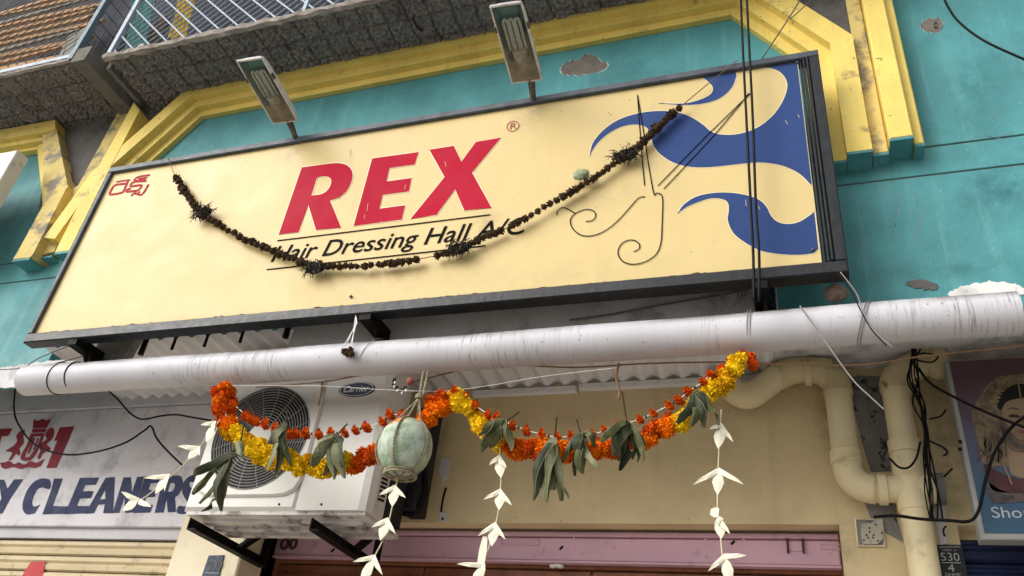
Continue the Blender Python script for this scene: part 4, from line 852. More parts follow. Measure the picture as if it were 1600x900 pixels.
MB().tube([(Bx, YP, zt2 + 0.155), (Bx, YP, zt2 + 0.158), (Bx, YP, zt2 + 0.115), (Bx, YP, zt2 + 0.112)], [rP, rP + 0.0065, rP + 0.0065, rP], 24).build('collar', M['upvc'], PB, 'auto')
MB().tube([(Bx, YP, zt2), (Bx + 0.066, YP, zt2)], rP + 0.002, 24).build('stub', M['upvc'], PB, 'auto')
MB().tube([(Bx + 0.064, YP, zt2), (Bx + 0.09, YP, zt2)], rP + 0.006, 24).build('stub_cap', M['capgrey'], PB, 'auto')
# broken socket box
SB = thing('socket_box', 'broken square switch box recessed in the cream wall', 'socket', at(1362, 850, YC))
a, b = at(1336, 811, YC - 0.004), at(1383, 853, YC - 0.004)
MB().box(a.x, b.x, YC - 0.0035, YC - 0.001, b.z, a.z).build('recess', M['mildew'], SB)
fr_ = MB(); fr_.tube([(a.x, YC - 0.004, a.z), (b.x, YC - 0.004, a.z), (b.x, YC - 0.004, b.z), (a.x, YC - 0.004, b.z)], 0.005, 4, closed=True); fr_.build('box_edge', M['creamlit'], SB)
MB().prism([at(x, y, YC - 0.014) for x, y in ((1346, 818), (1364, 817), (1366, 812), (1379, 813), (1381, 840), (1371, 850), (1349, 850), (1345, 835))], (0, 0.01, 0)).build('cover', M['socket'], SB)
for px, py in ((1358.5, 825), (1359, 831), (1354, 836), (1365, 836), (1356, 840), (1364, 840), (1378, 833), (1350, 844), (1368, 820), (1372, 845)):
    p = at(px, py, YC - 0.0145); MB().tube([p, p + Vector((0, 0.001, 0))], 0.003, 8).build('hole', M['iron'], SB)
# house number plate
HP = thing('house_plate', 'black house number plate reading 530 over 4', 'plate', at(1485, 910, YC))
MB().prism([at(x, y, YC - 0.004) for x, y in ((1464, 851), (1503, 851), (1514, 915), (1473, 915))], (0, 0.005, 0)).build('plate', M['plate'], HP)
for s_, bl, br, tp in (('STREET - 9', (1472, 861), (1494, 861), (1480, 857.5)), ('530', (1471, 876), (1500, 875), (1480, 863)), ('4', (1482, 893), (1492, 893), (1486, 881)), ('GHMC', (1477, 900), (1503, 900), (1484, 895))):
    ptext(s_, bl, br, tp, YC - 0.0055).build('lettering', M['platetext'], HP)
a, b = at(1471, 879, YC - 0.0055), at(1501, 877, YC - 0.0055); MB().ribbon([a, Vector((b.x, b.y, a.z))], 0.0012).build('rule_line', M['platetext'], HP)
for i in range(11): a = at(1468 + 3 * i, 854.5, YC - 0.0055); MB().ribbon([a, a + Vector((0.0045, 0, random.uniform(-0.002, 0.002)))], 0.0012).build('worn_lettering', M['platetext'], HP)

# ================================================================== POSTER AND BLUE SHUTTER (right)
YPo = 2.62
pa, pb = at(1476, 564, YPo), at(1531, 843, YPo)
PO = thing('bride_poster', 'poster of a veiled bride on a purple to blue ground', 'poster', (pa.x + 0.3, YPo, pb.z))
M['poster'] = poster_mat(pb.z, pa.z)
MB().bbox(pa.x, pa.x + 1.1, YPo, YPo + 0.05, pb.z, pa.z, 0.003).build('backing_board', M['posterw'], PO)
MB().add([(pa.x + 0.012, YPo - 0.002, pb.z + 0.018), (pa.x + 1.09, YPo - 0.002, pb.z + 0.018), (pa.x + 1.09, YPo - 0.002, pa.z - 0.004), (pa.x + 0.012, YPo - 0.002, pa.z - 0.004)], [(0, 1, 2, 3)]).build('print', M['poster'], PO)
zp = lambda pts: [(1460 + x / 3.1, 560 + y / 3.1) for x, y in pts]
def fig(pts, mat, k, nm, n=4):
    MB().flat([zp(sm(pts, n))], YPo - 0.003 - 0.0006 * k).build(nm, M[mat], PO)
fig([(180, 270), (210, 200), (250, 140), (300, 95), (370, 80), (450, 78), (520, 110), (560, 200), (590, 330), (600, 500), (440, 540), (330, 520), (240, 520), (215, 430), (200, 350)], 'veil', 0, 'printed_veil')
fig([(240, 510), (300, 545), (380, 575), (440, 585), (580, 560), (590, 640), (440, 650), (300, 645), (262, 600)], 'maroon', 1, 'printed_blouse')
fig([(262, 605), (330, 640), (440, 655), (590, 640), (595, 690), (440, 694), (285, 696)], 'pdark', 1, 'printed_skirt')
fig([(350, 400), (400, 430), (440, 440), (540, 430), (560, 520), (500, 575), (430, 580), (370, 555), (360, 490)], 'skin', 2, 'printed_shoulder')
fig([(305, 235), (310, 180), (340, 140), (390, 118), (450, 112), (510, 140), (530, 210), (520, 290), (440, 250), (330, 250)], 'hair', 3, 'printed_hair')
fig([(328, 250), (345, 215), (380, 200), (430, 192), (480, 205), (505, 250), (500, 320), (470, 370), (430, 395), (390, 385), (355, 345), (335, 300)], 'skin', 4, 'printed_face')
fig([(350, 250), (372, 238), (398, 241), (416, 252), (396, 245), (372, 243)], 'hair', 5, 'printed_brow', 3)
fig([(358, 280), (378, 270), (400, 273), (418, 284), (396, 287), (374, 285)], 'hair', 5, 'printed_eye', 3)
fig([(450, 243), (475, 235), (495, 246), (475, 242)], 'hair', 5, 'printed_brow', 3)
fig([(382, 273), (392, 272), (396, 279), (390, 285), (382, 283)], 'maroon', 6, 'printed_iris', 3)
fig([(452, 280), (472, 268), (492, 278), (475, 287)], 'hair', 5, 'printed_eye', 3)
fig([(405, 352), (425, 345), (450, 352), (430, 366)], 'lip', 5, 'printed_mouth', 3)
fig([(320, 285), (345, 345), (390, 400), (440, 420), (500, 400), (490, 440), (430, 455), (370, 430), (325, 360)], 'pdark', 5, 'printed_necklace')
fig([(470, 210), (500, 250), (498, 320), (470, 368), (432, 392), (455, 330), (470, 270)], 'skinshade', 5, 'printed_cheek_shade')
fig([(335, 300), (352, 318), (372, 355), (395, 383), (370, 372), (348, 335)], 'skinshade', 5, 'printed_cheek_shade')
fig([(428, 262), (434, 300), (444, 322), (428, 330), (416, 324), (424, 300)], 'skinshade', 5, 'printed_nose', 3)
fig([(352, 400), (395, 432), (440, 446), (400, 450), (362, 430)], 'skinshade', 6, 'printed_neck_shade')
for k in range(16):
    x0_, y0_ = random.uniform(205, 330), random.uniform(330, 500)
    MB().ribbon([at(*p, YPo - 0.0068) for p in zp(sm([(x0_ + 13 * t * math.cos(k) * (1 - t * 0.12), y0_ + 13 * t * math.sin(k * 1.7 + t * 0.8)) for t in range(6)], 3, False))], 0.0016).build('printed_embroidery', M['pdark'], PO)
for k in range(9):
    t = k / 8; MB().ribbon([at(*p, YPo - 0.0068) for p in zp([(232 + 55 * t, 190 - 92 * t), (262 + 48 * t, 215 - 80 * t)])], 0.0012).build('printed_embroidery', M['pdark'], PO)
MB().ribbon([at(*p, YPo - 0.0072) for p in zp([(405, 118), (412, 150), (418, 190), (421, 205)])], 0.0022).build('printed_forehead_chain', M['veil'], PO)
for i in range(13):
    a_ = 2.9 - i * 0.16; c = zp([(415 + 112 * math.cos(a_), 235 - 118 * math.sin(a_))])[0]; MB().ball(at(c[0], c[1], YPo - 0.006), 0.005, 0.001, 0.005, 8, 4).build('printed_bead', M['veil'], PO)
MB().ribbon([at(*p, YPo - 0.0066) for p in zp([(335, 520), (360, 570), (375, 612)])], 0.002).build('printed_cord', M['skin'], PO)
ptext('Shor', zp([(282, 772)])[0], zp([(470, 762)])[0], zp([(290, 716)])[0], YPo - 0.004).build('lettering', M['ptext'], PO)
for py in (690, 702): MB().ball(at(1500, py, YPo - 0.004), 0.006, 0.006, 0.006, 8, 5).build('nail', M['iron'], PO)
sb = thing('blue_shutter', 'dark navy roller shutter below the bride poster', 'shutter', (0.9, YC + 0.05, 0.14))
sx0 = at(1503, 840, YC + 0.01).x; zst = at(1520, 838, YC + 0.02).z
s2 = MB(); pr2 = [(0, 0), (-0.016, 0.008), (-0.018, 0.030), (-0.004, 0.044), (-0.004, 0.052), (-0.010, 0.056), (-0.010, 0.062), (0, 0.068)]
s2.add([(x, y, z) for x in (0.0, 1.6) for y, z in pr2], [(i, i + len(pr2), i + 1 + len(pr2), i + 1) for i in range(len(pr2) - 1)])
s2m = s2.mesh('slat', M['bluesh'])
for i in range(29): link('slat', s2m, (sx0, YC + 0.06, zst - (i + 1) * 0.07), sb)
MB().box(sx0, sx0 + 1.6, YC + 0.065, YC + 0.075, 0.14, zst).build('shutter_back', M['acdark'], sb)
MB().box(sx0 + 1.0, 3.4, YC + 0.0, YC + 0.3, 0.14, zst + 0.001).build('front_wall', M['cream'], B)
MB().box(sx0, 3.4, YC + 0.061, YC + 0.3, zst + 0.002, zl + 0.02).build('front_wall', M['cream'], B)

# ================================================================== CABLES, WIRES, STRINGS
def cable(pts, Y, r, lab, mat='cable', cat='cable', name='cable', n=8, group=None):
    return tag(MB().tube(path(pts, Y, n), r, 7).build(name, M[mat], smooth=True), lab, cat, group)
cable([(1157, -20), (1160, 60), (1166, 180), (1173, 320), (1177, 400), (1178, 470)], 2.0, 0.0042, 'left of the two black cables hanging in front of the sign', n=6)
cable([(1166, -20), (1170, 60), (1176, 180), (1181, 320), (1186, 395), (1186, 470)], 2.0, 0.0042, 'right of the two black cables hanging in front of the sign', n=6)
cable([(1470, -15), (1482, 12), (1500, 36), (1540, 65), (1610, 97)], 2.2, 0.0042, 'black cable crossing the top right corner of the teal wall')
cable([(24, 604), (22, 640), (30, 665), (55, 695), (100, 710), (150, 706), (195, 692), (225, 673), (236, 666), (245, 685), (262, 705), (284, 726)], 2.60, 0.0042, 'black cable sagging across the red crest of the cleaners board')
cable([(168, 609), (185, 625), (203, 645), (222, 655), (250, 650), (275, 648), (300, 652), (330, 657)], 2.60, 0.004, 'black cable sagging over the top right of the cleaners board')
cable([(1610, 645), (1580, 668), (1555, 705), (1540, 750), (1530, 795), (1515, 814), (1480, 813), (1440, 811), (1400, 806), (1365, 808)], 2.58, 0.0047, 'thick black cable looping over the bride poster to the socket')
cable([(1435, 575), (1455, 600), (1500, 625), (1550, 648), (1612, 672)], 2.57, 0.0042, 'thin black cable crossing the face of the bride poster')
cable([(1250, 0), (1225, 40), (1190, 92)], 2.12, 0.0025, 'thin wire slanting from the soffit to the sign corner', 'wire', 'wire', 'stay_wire')
cable([(1270, -2), (1235, 30)], 2.13, 0.002, 'short wire end near the yellow diagonal moulding', 'wire', 'wire', 'stay_wire')
cable([(1250, 478), (1280, 520), (1330, 590), (1360, 620), (1382, 640)], 2.06, 0.0020, 'pale wire slanting down over the right part of the gutter pipe', 'wirewhite', 'wire', 'stay_wire')
cable([(1308, 425), (1330, 455), (1345, 485), (1362, 515), (1385, 540)], 2.055, 0.0018, 'left strand of the wires from the sign corner over the pipe', 'iron', 'wire', 'stay_wire')
cable([(1313, 425), (1338, 458), (1350, 490), (1370, 520), (1395, 543)], 2.053, 0.0018, 'right strand of the wires from the sign corner over the pipe', 'wirewhite', 'wire', 'stay_wire')
cable([(890, 500), (960, 490), (1040, 475), (1120, 462), (1165, 452)], 2.19, 0.003, 'grey wire stapled along the whitewashed fascia', 'wire', 'wire', 'stay_wire')
cable([(33, 580), (60, 560), (110, 540), (150, 528)], 2.16, 0.002, 'upper thin wire from the pipe end to the sign bracket', 'wire', 'wire', 'stay_wire')
cable([(-5, 578), (60, 573), (110, 562), (150, 550)], 2.16, 0.002, 'lower thin wire along the gutter pipe left end', 'wire', 'wire', 'stay_wire')
cable([(400, 605), (500, 597), (570, 586), (640, 583)], 2.15, 0.0025, 'brown string slung from the pipe in front of the air conditioner', 'string', 'string', 'string')
cable([(640, 598), (760, 572), (900, 574), (1010, 568), (1130, 566), (1250, 570), (1350, 570), (1440, 557), (1600, 540)], 2.18, 0.0025, 'brown string running along under the right half of the pipe', 'string', 'string', 'string')
cable([(360, 603), (500, 603), (600, 609), (690, 611), (760, 603), (850, 588), (960, 575)], 2.11, 0.0008, 'white thread strung across the AC badge and garlands', 'thread', 'thread', 'thread')
cable([(967, 568), (963, 590), (968, 612), (966, 625)], 2.16, 0.004, 'knotted brown string end hanging below the pipe, centre', 'string', 'string', 'string_end')
cable([(504, 597), (502, 610), (497, 632)], 2.16, 0.004, 'frayed brown string end hanging beside the fan grille', 'string', 'string', 'string_end')
for k in range(7):
    pts = [(1432 + random.uniform(-9, 9), 545), (1428 + random.uniform(-13, 11), 590), (1434 + random.uniform(-12, 12), 630), (1444 + random.uniform(-5, 5), 670), (1449 + random.uniform(-8, 8), 715), (1455 + random.uniform(-11, 11), 765), (1462 + random.uniform(-12, 12), 810)]
    cable(pts, 2.625 + random.uniform(-0.01, 0.01), random.uniform(0.0018, 0.0034), 'one of the thin black cables bundled down the cream pipe beside the poster', group='cable bundle on the down pipe')
cable([(1438, 690), (1432, 715), (1420, 730), (1405, 730), (1390, 716)], 2.63, 0.0035, 'black cable end curling round the down pipe collar')
for k, (pts, lb) in enumerate((([(1420, 560), (1440, 552), (1465, 556), (1455, 566), (1430, 562)], 'tangled wire knot hooked at the top of the cable bundle'),
          ([(1450, 688), (1475, 700), (1480, 708), (1474, 712)], 'curled wire end beside the cable bundle'), ([(1475, 745), (1482, 738), (1488, 732)], 'short wire twig on the wall beside the stub cap'),
          ([(1452, 655), (1470, 650), (1478, 640)], 'upper wire twig on the wall beside the poster'), ([(1478, 822), (1474, 828), (1476, 838)], 'rusty hook on the wall above the house plate'))):
    cable(pts, 2.64, 0.003, lb, 'iron', 'wire', 'wire_end')
for k in range(4):
    c = at(1140 + 4 * k, 462 - 2 * k, 2.16)
    tag(MB().tube([c + Vector((0.026 * math.cos(a) * (1 + 0.1 * k), -0.005 * k, 0.04 * math.sin(a))) for a in [2 * math.pi * i / 20 for i in range(20)]], 0.0026, 6, closed=True).build('wire_coil', M['wirewhite']),
        'one loop of the pale wire coil below the sign at the cables', 'wire', 'loops of the wire coil')
cable([(355, 660), (352, 640), (346, 612)], 2.075, 0.0035, 'pale stalk tucked into the left end of the garland', 'palmrib', 'stalk', 'stalk')

# ================================================================== BALCONY GRILLES
zg = zs + 0.03
GR = thing('balcony_grille', 'pale blue diagonal bar grille on the balcony above the sign', 'grille', (-1.4, 1.905, zg))
YR = 1.905
MB().obox((-3.075, YR, zg + 0.53), (0.012, 0, 0), (0, 0.012, 0), (0, 0, 0.54)).build('post', M['bluebar'], GR)
MB().obox((at(475, 5, YR).x + 0.02, YR, zg + 0.53), (0.009, 0, 0), (0, 0.009, 0), (0, 0, 0.54)).build('post', M['bluebar'], GR)
p, q = at(213, 2, YR), at(267, 56, YR); sl = (p.z - q.z) / (q.x - p.x)      # drop per metre to the right
p2, q2 = at(182, 68, YR), at(222, 40, YR); sl2 = (q2.z - p2.z) / (q2.x - p2.x)
xg0, xg1 = -3.06, -1.2; step = (at(291, 56, YR).x - at(267, 56, YR).x)
def clipbar(x, s_, r, mat, Yb):
    # from the foot (x, zg) running up with slope s_ (dx per dz)
    t1 = 1.0; xe = x + s_ * t1
    if xe < xg0 and s_ < 0: t1 = (xg0 - x) / s_
    if xe > xg1 and s_ > 0: t1 = (xg1 - x) / s_
    z0_ = 0
    if x < xg0: z0_ = (xg0 - x) / s_ if s_ > 0 else 0
    if t1 - z0_ < 0.02: return
    MB().tube([(x + s_ * z0_, Yb, zg + z0_), (x + s_ * t1, Yb, zg + t1)], r, 5).build('bar', M[mat], GR)
i = 0
x = xg0 + 0.05
while x < xg1 + 0.4:
    clipbar(x, -1 / max(0.4, sl), 0.0052, 'bluebar', YR); x += step
x = xg0 - 0.9
while x < xg1:
    clipbar(x, 1 / max(0.3, sl2), 0.0036, 'bluebar', YR + 0.012); x += step * 0.62
# things kept behind the grille
def cloth(pxs, Y, mat, lab, name, cat):
    a = [at(*p, Y) for p in pxs]; mb = MB(); n = 12; vs = []
    for j in range(9):
        l0, l1 = a[0].lerp(a[3], j / 8), a[1].lerp(a[2], j / 8)
        for i in range(n + 1): v = l0.lerp(l1, i / n); vs.append(v + Vector((0, 0.012 * math.sin(i * 1.9 + j * 0.3), 0)))
    mb.add(vs, [(j * (n + 1) + i, j * (n + 1) + i + 1, (j + 1) * (n + 1) + i + 1, (j + 1) * (n + 1) + i) for j in range(8) for i in range(n)])
    tag(mb.build(name, M[mat], smooth=True), lab, cat)
cloth([(205, 0), (245, 0), (225, 80), (195, 80)], 2.05, 'clothteal', 'teal cloth hanging behind the balcony grille', 'hanging_cloth', 'cloth')
cloth([(278, -5), (310, -5), (290, 60), (262, 60)], 2.07, 'clothyel', 'yellow patterned cloth hanging behind the balcony grille', 'hanging_cloth', 'cloth')
pc = at(240, 45, 1.96); pt_ = thing('flower_pot', 'small maroon pot with white top standing behind the balcony grille', 'pot', (pc.x, 1.96, zg + 0.01))
MB().tube([(pc.x, 1.96, zg + 0.012), (pc.x, 1.96, zg + 0.06), (pc.x, 1.96, zg + 0.075)], [0.024, 0.033, 0.033], 14).build('pot', M['clothred'], pt_, 'auto')
MB().ball((pc.x, 1.96, zg + 0.092), 0.034, 0.03, 0.024, 12, 7, 0.15).build('white_top', M['white'], pt_)
# left cage
LC = thing('wire_cage', 'steel framed wire mesh cage on the balcony at top left', 'grille', (-3.8, 1.86, zg))
YL2 = 1.865
MB().obox((-3.262, YL2, zg + 0.53), (0.014, 0, 0), (0, 0.014, 0), (0, 0, 0.55)).build('post', M['steelbar'], LC)
MB().obox((-4.0, YL2, zg + 0.004), (0.73, 0, 0), (0, 0.013, 0), (0, 0, 0.012)).build('bottom_rail', M['bluebar'], LC)
wire_me = MB().tube([(0, 0, 0), (0, 0, 0.64)], 0.0026, 4).mesh('mesh_wire', M['wire'])
p, q = at(10, 102, YL2), at(90, 50, YL2); ang = math.atan2(q.z - p.z, q.x - p.x)
# two families of wires, slanting as in the woven mesh
wm = MB()
def wline(x, dx, dz, Lmax, r, Yw):
    a = Vector((x, Yw, zg)); b = Vector((x + dx * Lmax, Yw, zg + dz * Lmax)); lo, hi = -4.7, -3.28
    pts = []
    n = 26
    for i in range(n + 1):
        v = a.lerp(b, i / n)
        if lo <= v.x <= hi and zg <= v.z <= zg + 1.0: pts.append(v + Vector((0, 0.002 * math.sin(i * 2.1), 0)))
    if len(pts) > 1: MB().tube(pts, r, 4).build('mesh_wire', M['wire'], LC)
for k in range(52):
    wline(-6.6 + k * 0.062, math.cos(ang), math.sin(ang), 2.4, 0.0021, YL2)
for k in range(26):
    wline(-4.7 + k * 0.062, -0.35, 0.94, 1.05, 0.0017, YL2 + 0.005)
for k in range(6):
    MB().tube([(-3.262, YL2 + 0.05 * k + 0.02, zg), (-3.262, YL2 + 0.05 * k + 0.02, zg + 0.64)], 0.0024, 4).build('side_wire', M['wire'], LC)
for k in range(7):
    MB().tube([(-3.262, YL2, zg + 0.06 + k * 0.08), (-3.262, YL2 + 0.3, zg + 0.06 + k * 0.08)], 0.0024, 4).build('side_wire', M['wire'], LC)
pl_lab = ['lowest', 'second lowest', 'third lowest', 'fourth lowest', 'fifth lowest', 'sixth lowest', 'middle one', 'sixth highest', 'fifth highest', 'fourth highest', 'third highest', 'second highest', 'highest']
for k in range(13):
    z = zg + 0.03 + k * 0.066
    o = MB().obox((-3.99 + 0.07 * math.sin(k * 2.3), 1.95 + 0.004 * k, z + 0.034), (0.60 - 0.012 * k, 0, 0.03 * math.sin(k * 2.7)), (0, 0.008, 0), (0, 0.010, 0.0315)).build('plank', M['plankgrey' if k in (5, 10) else 'plank'])
    tag(o, ('grey' if k in (5, 10) else 'orange brown') + ' plank leaning in the wire cage, ' + pl_lab[k] + ' of the stack', 'plank', 'planks behind the wire mesh')
tag(MB().obox((-3.40, 1.925, zg + 0.16), (0.07, 0, 0.03), (0, 0.01, 0), (-0.02, 0, 0.16)).build('board', M['plankgrey']), 'grey board leaning at the right side of the wire cage', 'board')
for k in range(2):
    tag(MB().obox((-3.17 + 0.035 * k, 2.12 + 0.02 * k, zg + 0.3), (0.014, 0, 0.0), (0, 0.014, 0), (0.02 - 0.03 * k, 0, 0.3)).build('timber_prop', M['plank' if k == 0 else 'plankgrey']), ['brown timber prop standing between the two balcony grilles', 'grey timber prop standing between the two balcony grilles'][k], 'prop')
# white board corner at the left edge
c = at(28, 234, 2.03)
tag(MB().bbox(c.x - 1.0, c.x, 2.03, 2.10, c.z - 0.55, c.z, 0.004).build('neighbour_board', M['white']), 'white board edge of the neighbouring sign at the left margin', 'board')

# ================================================================== DRIED GARLAND ON THE SIGN
def flower_mesh(name, mat, n, petal, lo=-0.35, seed=1, flatk=1.0, core=0.55):
    rs_ = random.Random(seed); mb = MB(); mb.ball((0, 0, 0), core, core, core * flatk, 8, 5)
    for i in range(n):
        z = 1 - (i + 0.5) / n * (1 - lo); a = i * 2.39996 + rs_.uniform(-0.2, 0.2); r = math.sqrt(max(0, 1 - z * z))
        d = Vector((r * math.cos(a), r * math.sin(a), z * flatk)); t1 = d.orthogonal().normalized()
        t1 = (Matrix.Rotation(rs_.uniform(0, 6.28), 3, d) @ t1); t2 = d.cross(t1).normalized()
        k = rs_.uniform(0.82, 1.08); b0 = d * (core * 0.9); m0 = d * k * 0.86; wv = petal * rs_.uniform(0.8, 1.15)
        tip = d * k + t2 * wv * 0.55
        mb.add([b0 + t1 * wv * 0.5, b0 - t1 * wv * 0.5, m0 + t1 * wv, m0 - t1 * wv, tip + t1 * wv * 0.75 - d * 0.03, tip - t1 * wv * 0.75 - d * 0.05], [(0, 1, 3, 2), (2, 3, 5, 4)])
    return mb.mesh(name, M[mat])
dried = [flower_mesh('dried_flower', 'dry', 26, 0.26, -0.9, s_, 1.0, 0.75) for s_ in (1, 2, 3)]
DG = thing('dried_garland', 'withered brown flower garland hung in a swag across the signboard', 'garland', at(560, 416, YS - 0.02), 'garlands')
dpath = sp([Vector((x, y, 0)) for x, y in ((272, 272), (290, 300), (312, 330), (345, 352), (388, 376), (432, 394), (470, 409), (495, 415), (530, 416), (580, 415), (640, 407), (692, 397), (720, 388), (755, 372), (800, 352), (850, 324), (900, 296), (942, 268), (980, 243), (1012, 215), (1040, 188), (1064, 166))], 10)
YGd = YS - 0.012
MB().tube([at(262, 246, YS - 0.002)] + [at(p.x, p.y, YGd) for p in dpath[::3]] + [at(1064, 166, YGd), at(1110, 128, YS - 0.004), at(1152, 94, YS - 0.006)], 0.0018, 5).build('string', M['string'], DG)
acc = 0; last = dpath[0]
for p in dpath:
    acc += (p - last).length; last = p
    if acc > 6.0:
        acc = 0
        if random.random() < 0.04: continue
        thick = 1.15 if p.x < 300 or p.x > 985 else 1.0
        link('dried_flower', random.choice(dried), at(p.x + random.uniform(-1, 1), p.y + random.uniform(-1.2, 1.2), YGd), DG, [random.uniform(0, 6) for _ in range(3)], mpp(p.x, p.y, YGd) * random.uniform(5.6, 8.2) * thick)
for (px, py, l_, w_) in ((318, 333, 20, 15), (494, 419, 24, 14), (717, 389, 22, 14), (978, 243, 26, 13)):
    mb = MB(); k = mpp(px, py, YGd); mg = MB()
    for j in range(190):
        a = random.uniform(0, 6.28); rr = math.sqrt(random.random())
        c = at(px, py, YGd) + Vector((math.cos(a) * rr * l_ * k * 0.8, random.uniform(-0.02, 0.005), math.sin(a) * rr * w_ * k * 0.7))
        d = Vector((random.uniform(-1, 1), random.uniform(-0.5, 0.5), random.uniform(-1.1, 0.8))) * k * random.uniform(6, 15)
        (mb if j % 6 else mg).tube([c, c + d * 0.5 + Vector((0, -0.003, 0.003)), c + d], random.uniform(0.0006, 0.0017), 4)
    mb.ball(at(px, py, YGd), l_ * k * 0.7, 0.015, w_ * k * 0.7, 12, 7, 0.15)
    mb.build('strand_tuft', M['drydark'], DG); mg.build('pale_fibres', M['drygrey'], DG)
b = MB(); c = at(908, 273, YS - 0.012); b.ball(c, 0.031, 0.014, 0.022, 14, 9, 0.13)
tag(b.build('crumpled_wrapper', M['pouch'], origin=c), 'crumpled green wrapper caught behind the withered garland on the sign', 'wrapper')
T3 = thing('thread_tassel', 'white threads with a withered flower ball hanging below the sign', 'tassel', at(543, 552, YS + 0.02))
for i, (x0_, x1_) in enumerate(((556, 540), (557, 547), (554, 550), (558, 536))):
    MB().tube([at(556, 466, YS - 0.002), at(556, 490, YS + 0.01), at(x0_, 505, YS + 0.012), at(x1_, 542, YS + 0.012)], 0.0015, 4).build('thread', M['thread'], T3)
for dx_, dy_ in ((-5, 0), (4, -2), (0, 3), (6, 4)): link('dried_flower', dried[0], at(543 + dx_, 549 + dy_, YS + 0.012), T3, (dx_, dy_, 1), 0.0135)

# ================================================================== MARIGOLD GARLANDS
mar = {c: [flower_mesh('marigold', c, 190, 0.12, -0.85, s_, 0.85, 0.72) for s_ in (1, 2, 3)] for c in ('orange', 'dorange', 'yel', 'ochre')}
sml = [flower_mesh('small_marigold', 'dorange', 60, 0.19, -0.3, s_, 0.9, 0.55) for s_ in (5, 6)]
YM = 2.09
MG = thing('marigold_garland', 'thick orange and yellow marigold garland looped below the gutter pipe', 'garland', at(740, 720, YM), 'garlands')
def swag(ctrl, colour, step=7.6, r=17):
    P_ = sp([Vector((x, y, 0)) for x, y in ctrl], 14); acc = 0; last = P_[0]
    MB().tube([at(p.x, p.y, YM) for p in P_[::4]], 0.003, 5).build('string', M['thread'], MG)
    for i, p in enumerate(P_):
        acc += (p - last).length; last = p
        if acc > step:
            acc = 0; rr = r * random.uniform(0.85, 1.1); t = (P_[min(i + 1, len(P_) - 1)] - P_[max(i - 1, 0)]).normalized(); nn = Vector((-t.y, t.x, 0)) * random.uniform(-7, 7)
            c = colour(p.x, p.y); Yf = YM + random.uniform(-0.016, 0.012)
            link('marigold', random.choice(mar[c]), at(p.x + nn.x, p.y + nn.y, Yf), MG, [random.uniform(0, 6.28) for _ in range(3)], mpp(p.x, p.y, YM) * rr)
def col1(x, y):
    if y < 668 and x < 372: return random.choice(['orange', 'orange', 'dorange'])
    if x < 542: return random.choice(['yel', 'yel', 'yel', 'ochre'])
    return random.choice(['orange', 'orange', 'dorange'])
def col2(x, y):
    if x < 795: return random.choice(['yel', 'yel', 'yel', 'ochre'])
    if x < 865 : return random.choice(['dorange', 'orange', 'dorange'])
    if x < 1052: return random.choice(['orange', 'orange', 'dorange'])
    return random.choice(['yel', 'yel', 'yel', 'ochre'])
swag([(346, 602), (348, 625), (353, 650), (362, 670), (382, 692), (408, 706), (455, 722), (505, 730), (550, 722), (590, 702), (620, 684), (655, 660), (685, 634), (700, 622)], col1)
swag([(704, 620), (722, 634), (745, 655), (766, 678), (788, 692), (825, 702), (880, 705), (940, 700), (985, 692), (1025, 675), (1058, 658), (1090, 634), (1115, 610), (1138, 588), (1160, 564)], col2)
for x, y in ((1145, 563), (1160, 557), (1172, 560), (1130, 577), (1118, 590), (1106, 598), (352, 615), (362, 628), (360, 612), (340, 640), (1176, 570), (338, 612), (690, 622), (672, 628)):
    link('marigold', random.choice(mar['dorange']), at(x, y, YM + 0.02), MG, [random.uniform(0, 6) for _ in range(3)], mpp(x, y, YM) * 11)
SG = thing('thin_garland', 'thin string of small deep orange marigolds above the thick garland', 'garland', at(740, 690, YM - 0.02), 'garlands')
za = lambda pts: [(280 + x / 3, 560 + y / 3) for x, y in pts]; zb2 = lambda pts: [(640 + x / 2.5, 540 + y / 2.5) for x, y in pts]
sf1 = za([(258, 218), (315, 268), (340, 283), (366, 293), (407, 308), (455, 328), (520, 353), (552, 350), (597, 352), (660, 355), (716, 350), (780, 349), (830, 335), (882, 320), (957, 296), (993, 262), (1050, 265)])
sf2 = zb2([(85, 205), (180, 180), (222, 200), (258, 235), (308, 270), (342, 282), (405, 312), (460, 332), (520, 348), (582, 360), (635, 352), (720, 345), (768, 332), (822, 312), (903, 287), (955, 263), (1017, 232), (1055, 210), (1092, 177), (1150, 140), (1180, 110)])
YN = YM - 0.015
for sf in (sf1, sf2):
    MB().tube([at(x, y, YN) for x, y in sf], 0.0014, 5).build('string', M['thread'], SG)
    for i, (x, y) in enumerate(sf):
        x2, y2 = sf[min(i + 1, len(sf) - 1)]; x1, y1 = sf[max(i - 1, 0)]
        ax = (at(x1, y1, YN) - at(x2, y2, YN)).normalized() + Vector((0, 0, -0.5)); k = mpp(x, y, YN)
        fl = link('small_marigold', random.choice(sml), at(x, y, YN), SG, ax.to_track_quat('Z', 'Y').to_euler(), k * random.uniform(8.8, 11))
        if i % 2 == 0 and i < len(sf) - 1:
            c = at(x * 0.62 + x2 * 0.38, y * 0.62 + y2 * 0.38, YN); MB().ball(c, 0.004, 0.004, 0.005, 6, 4).build('calyx', M['calyx'], SG)

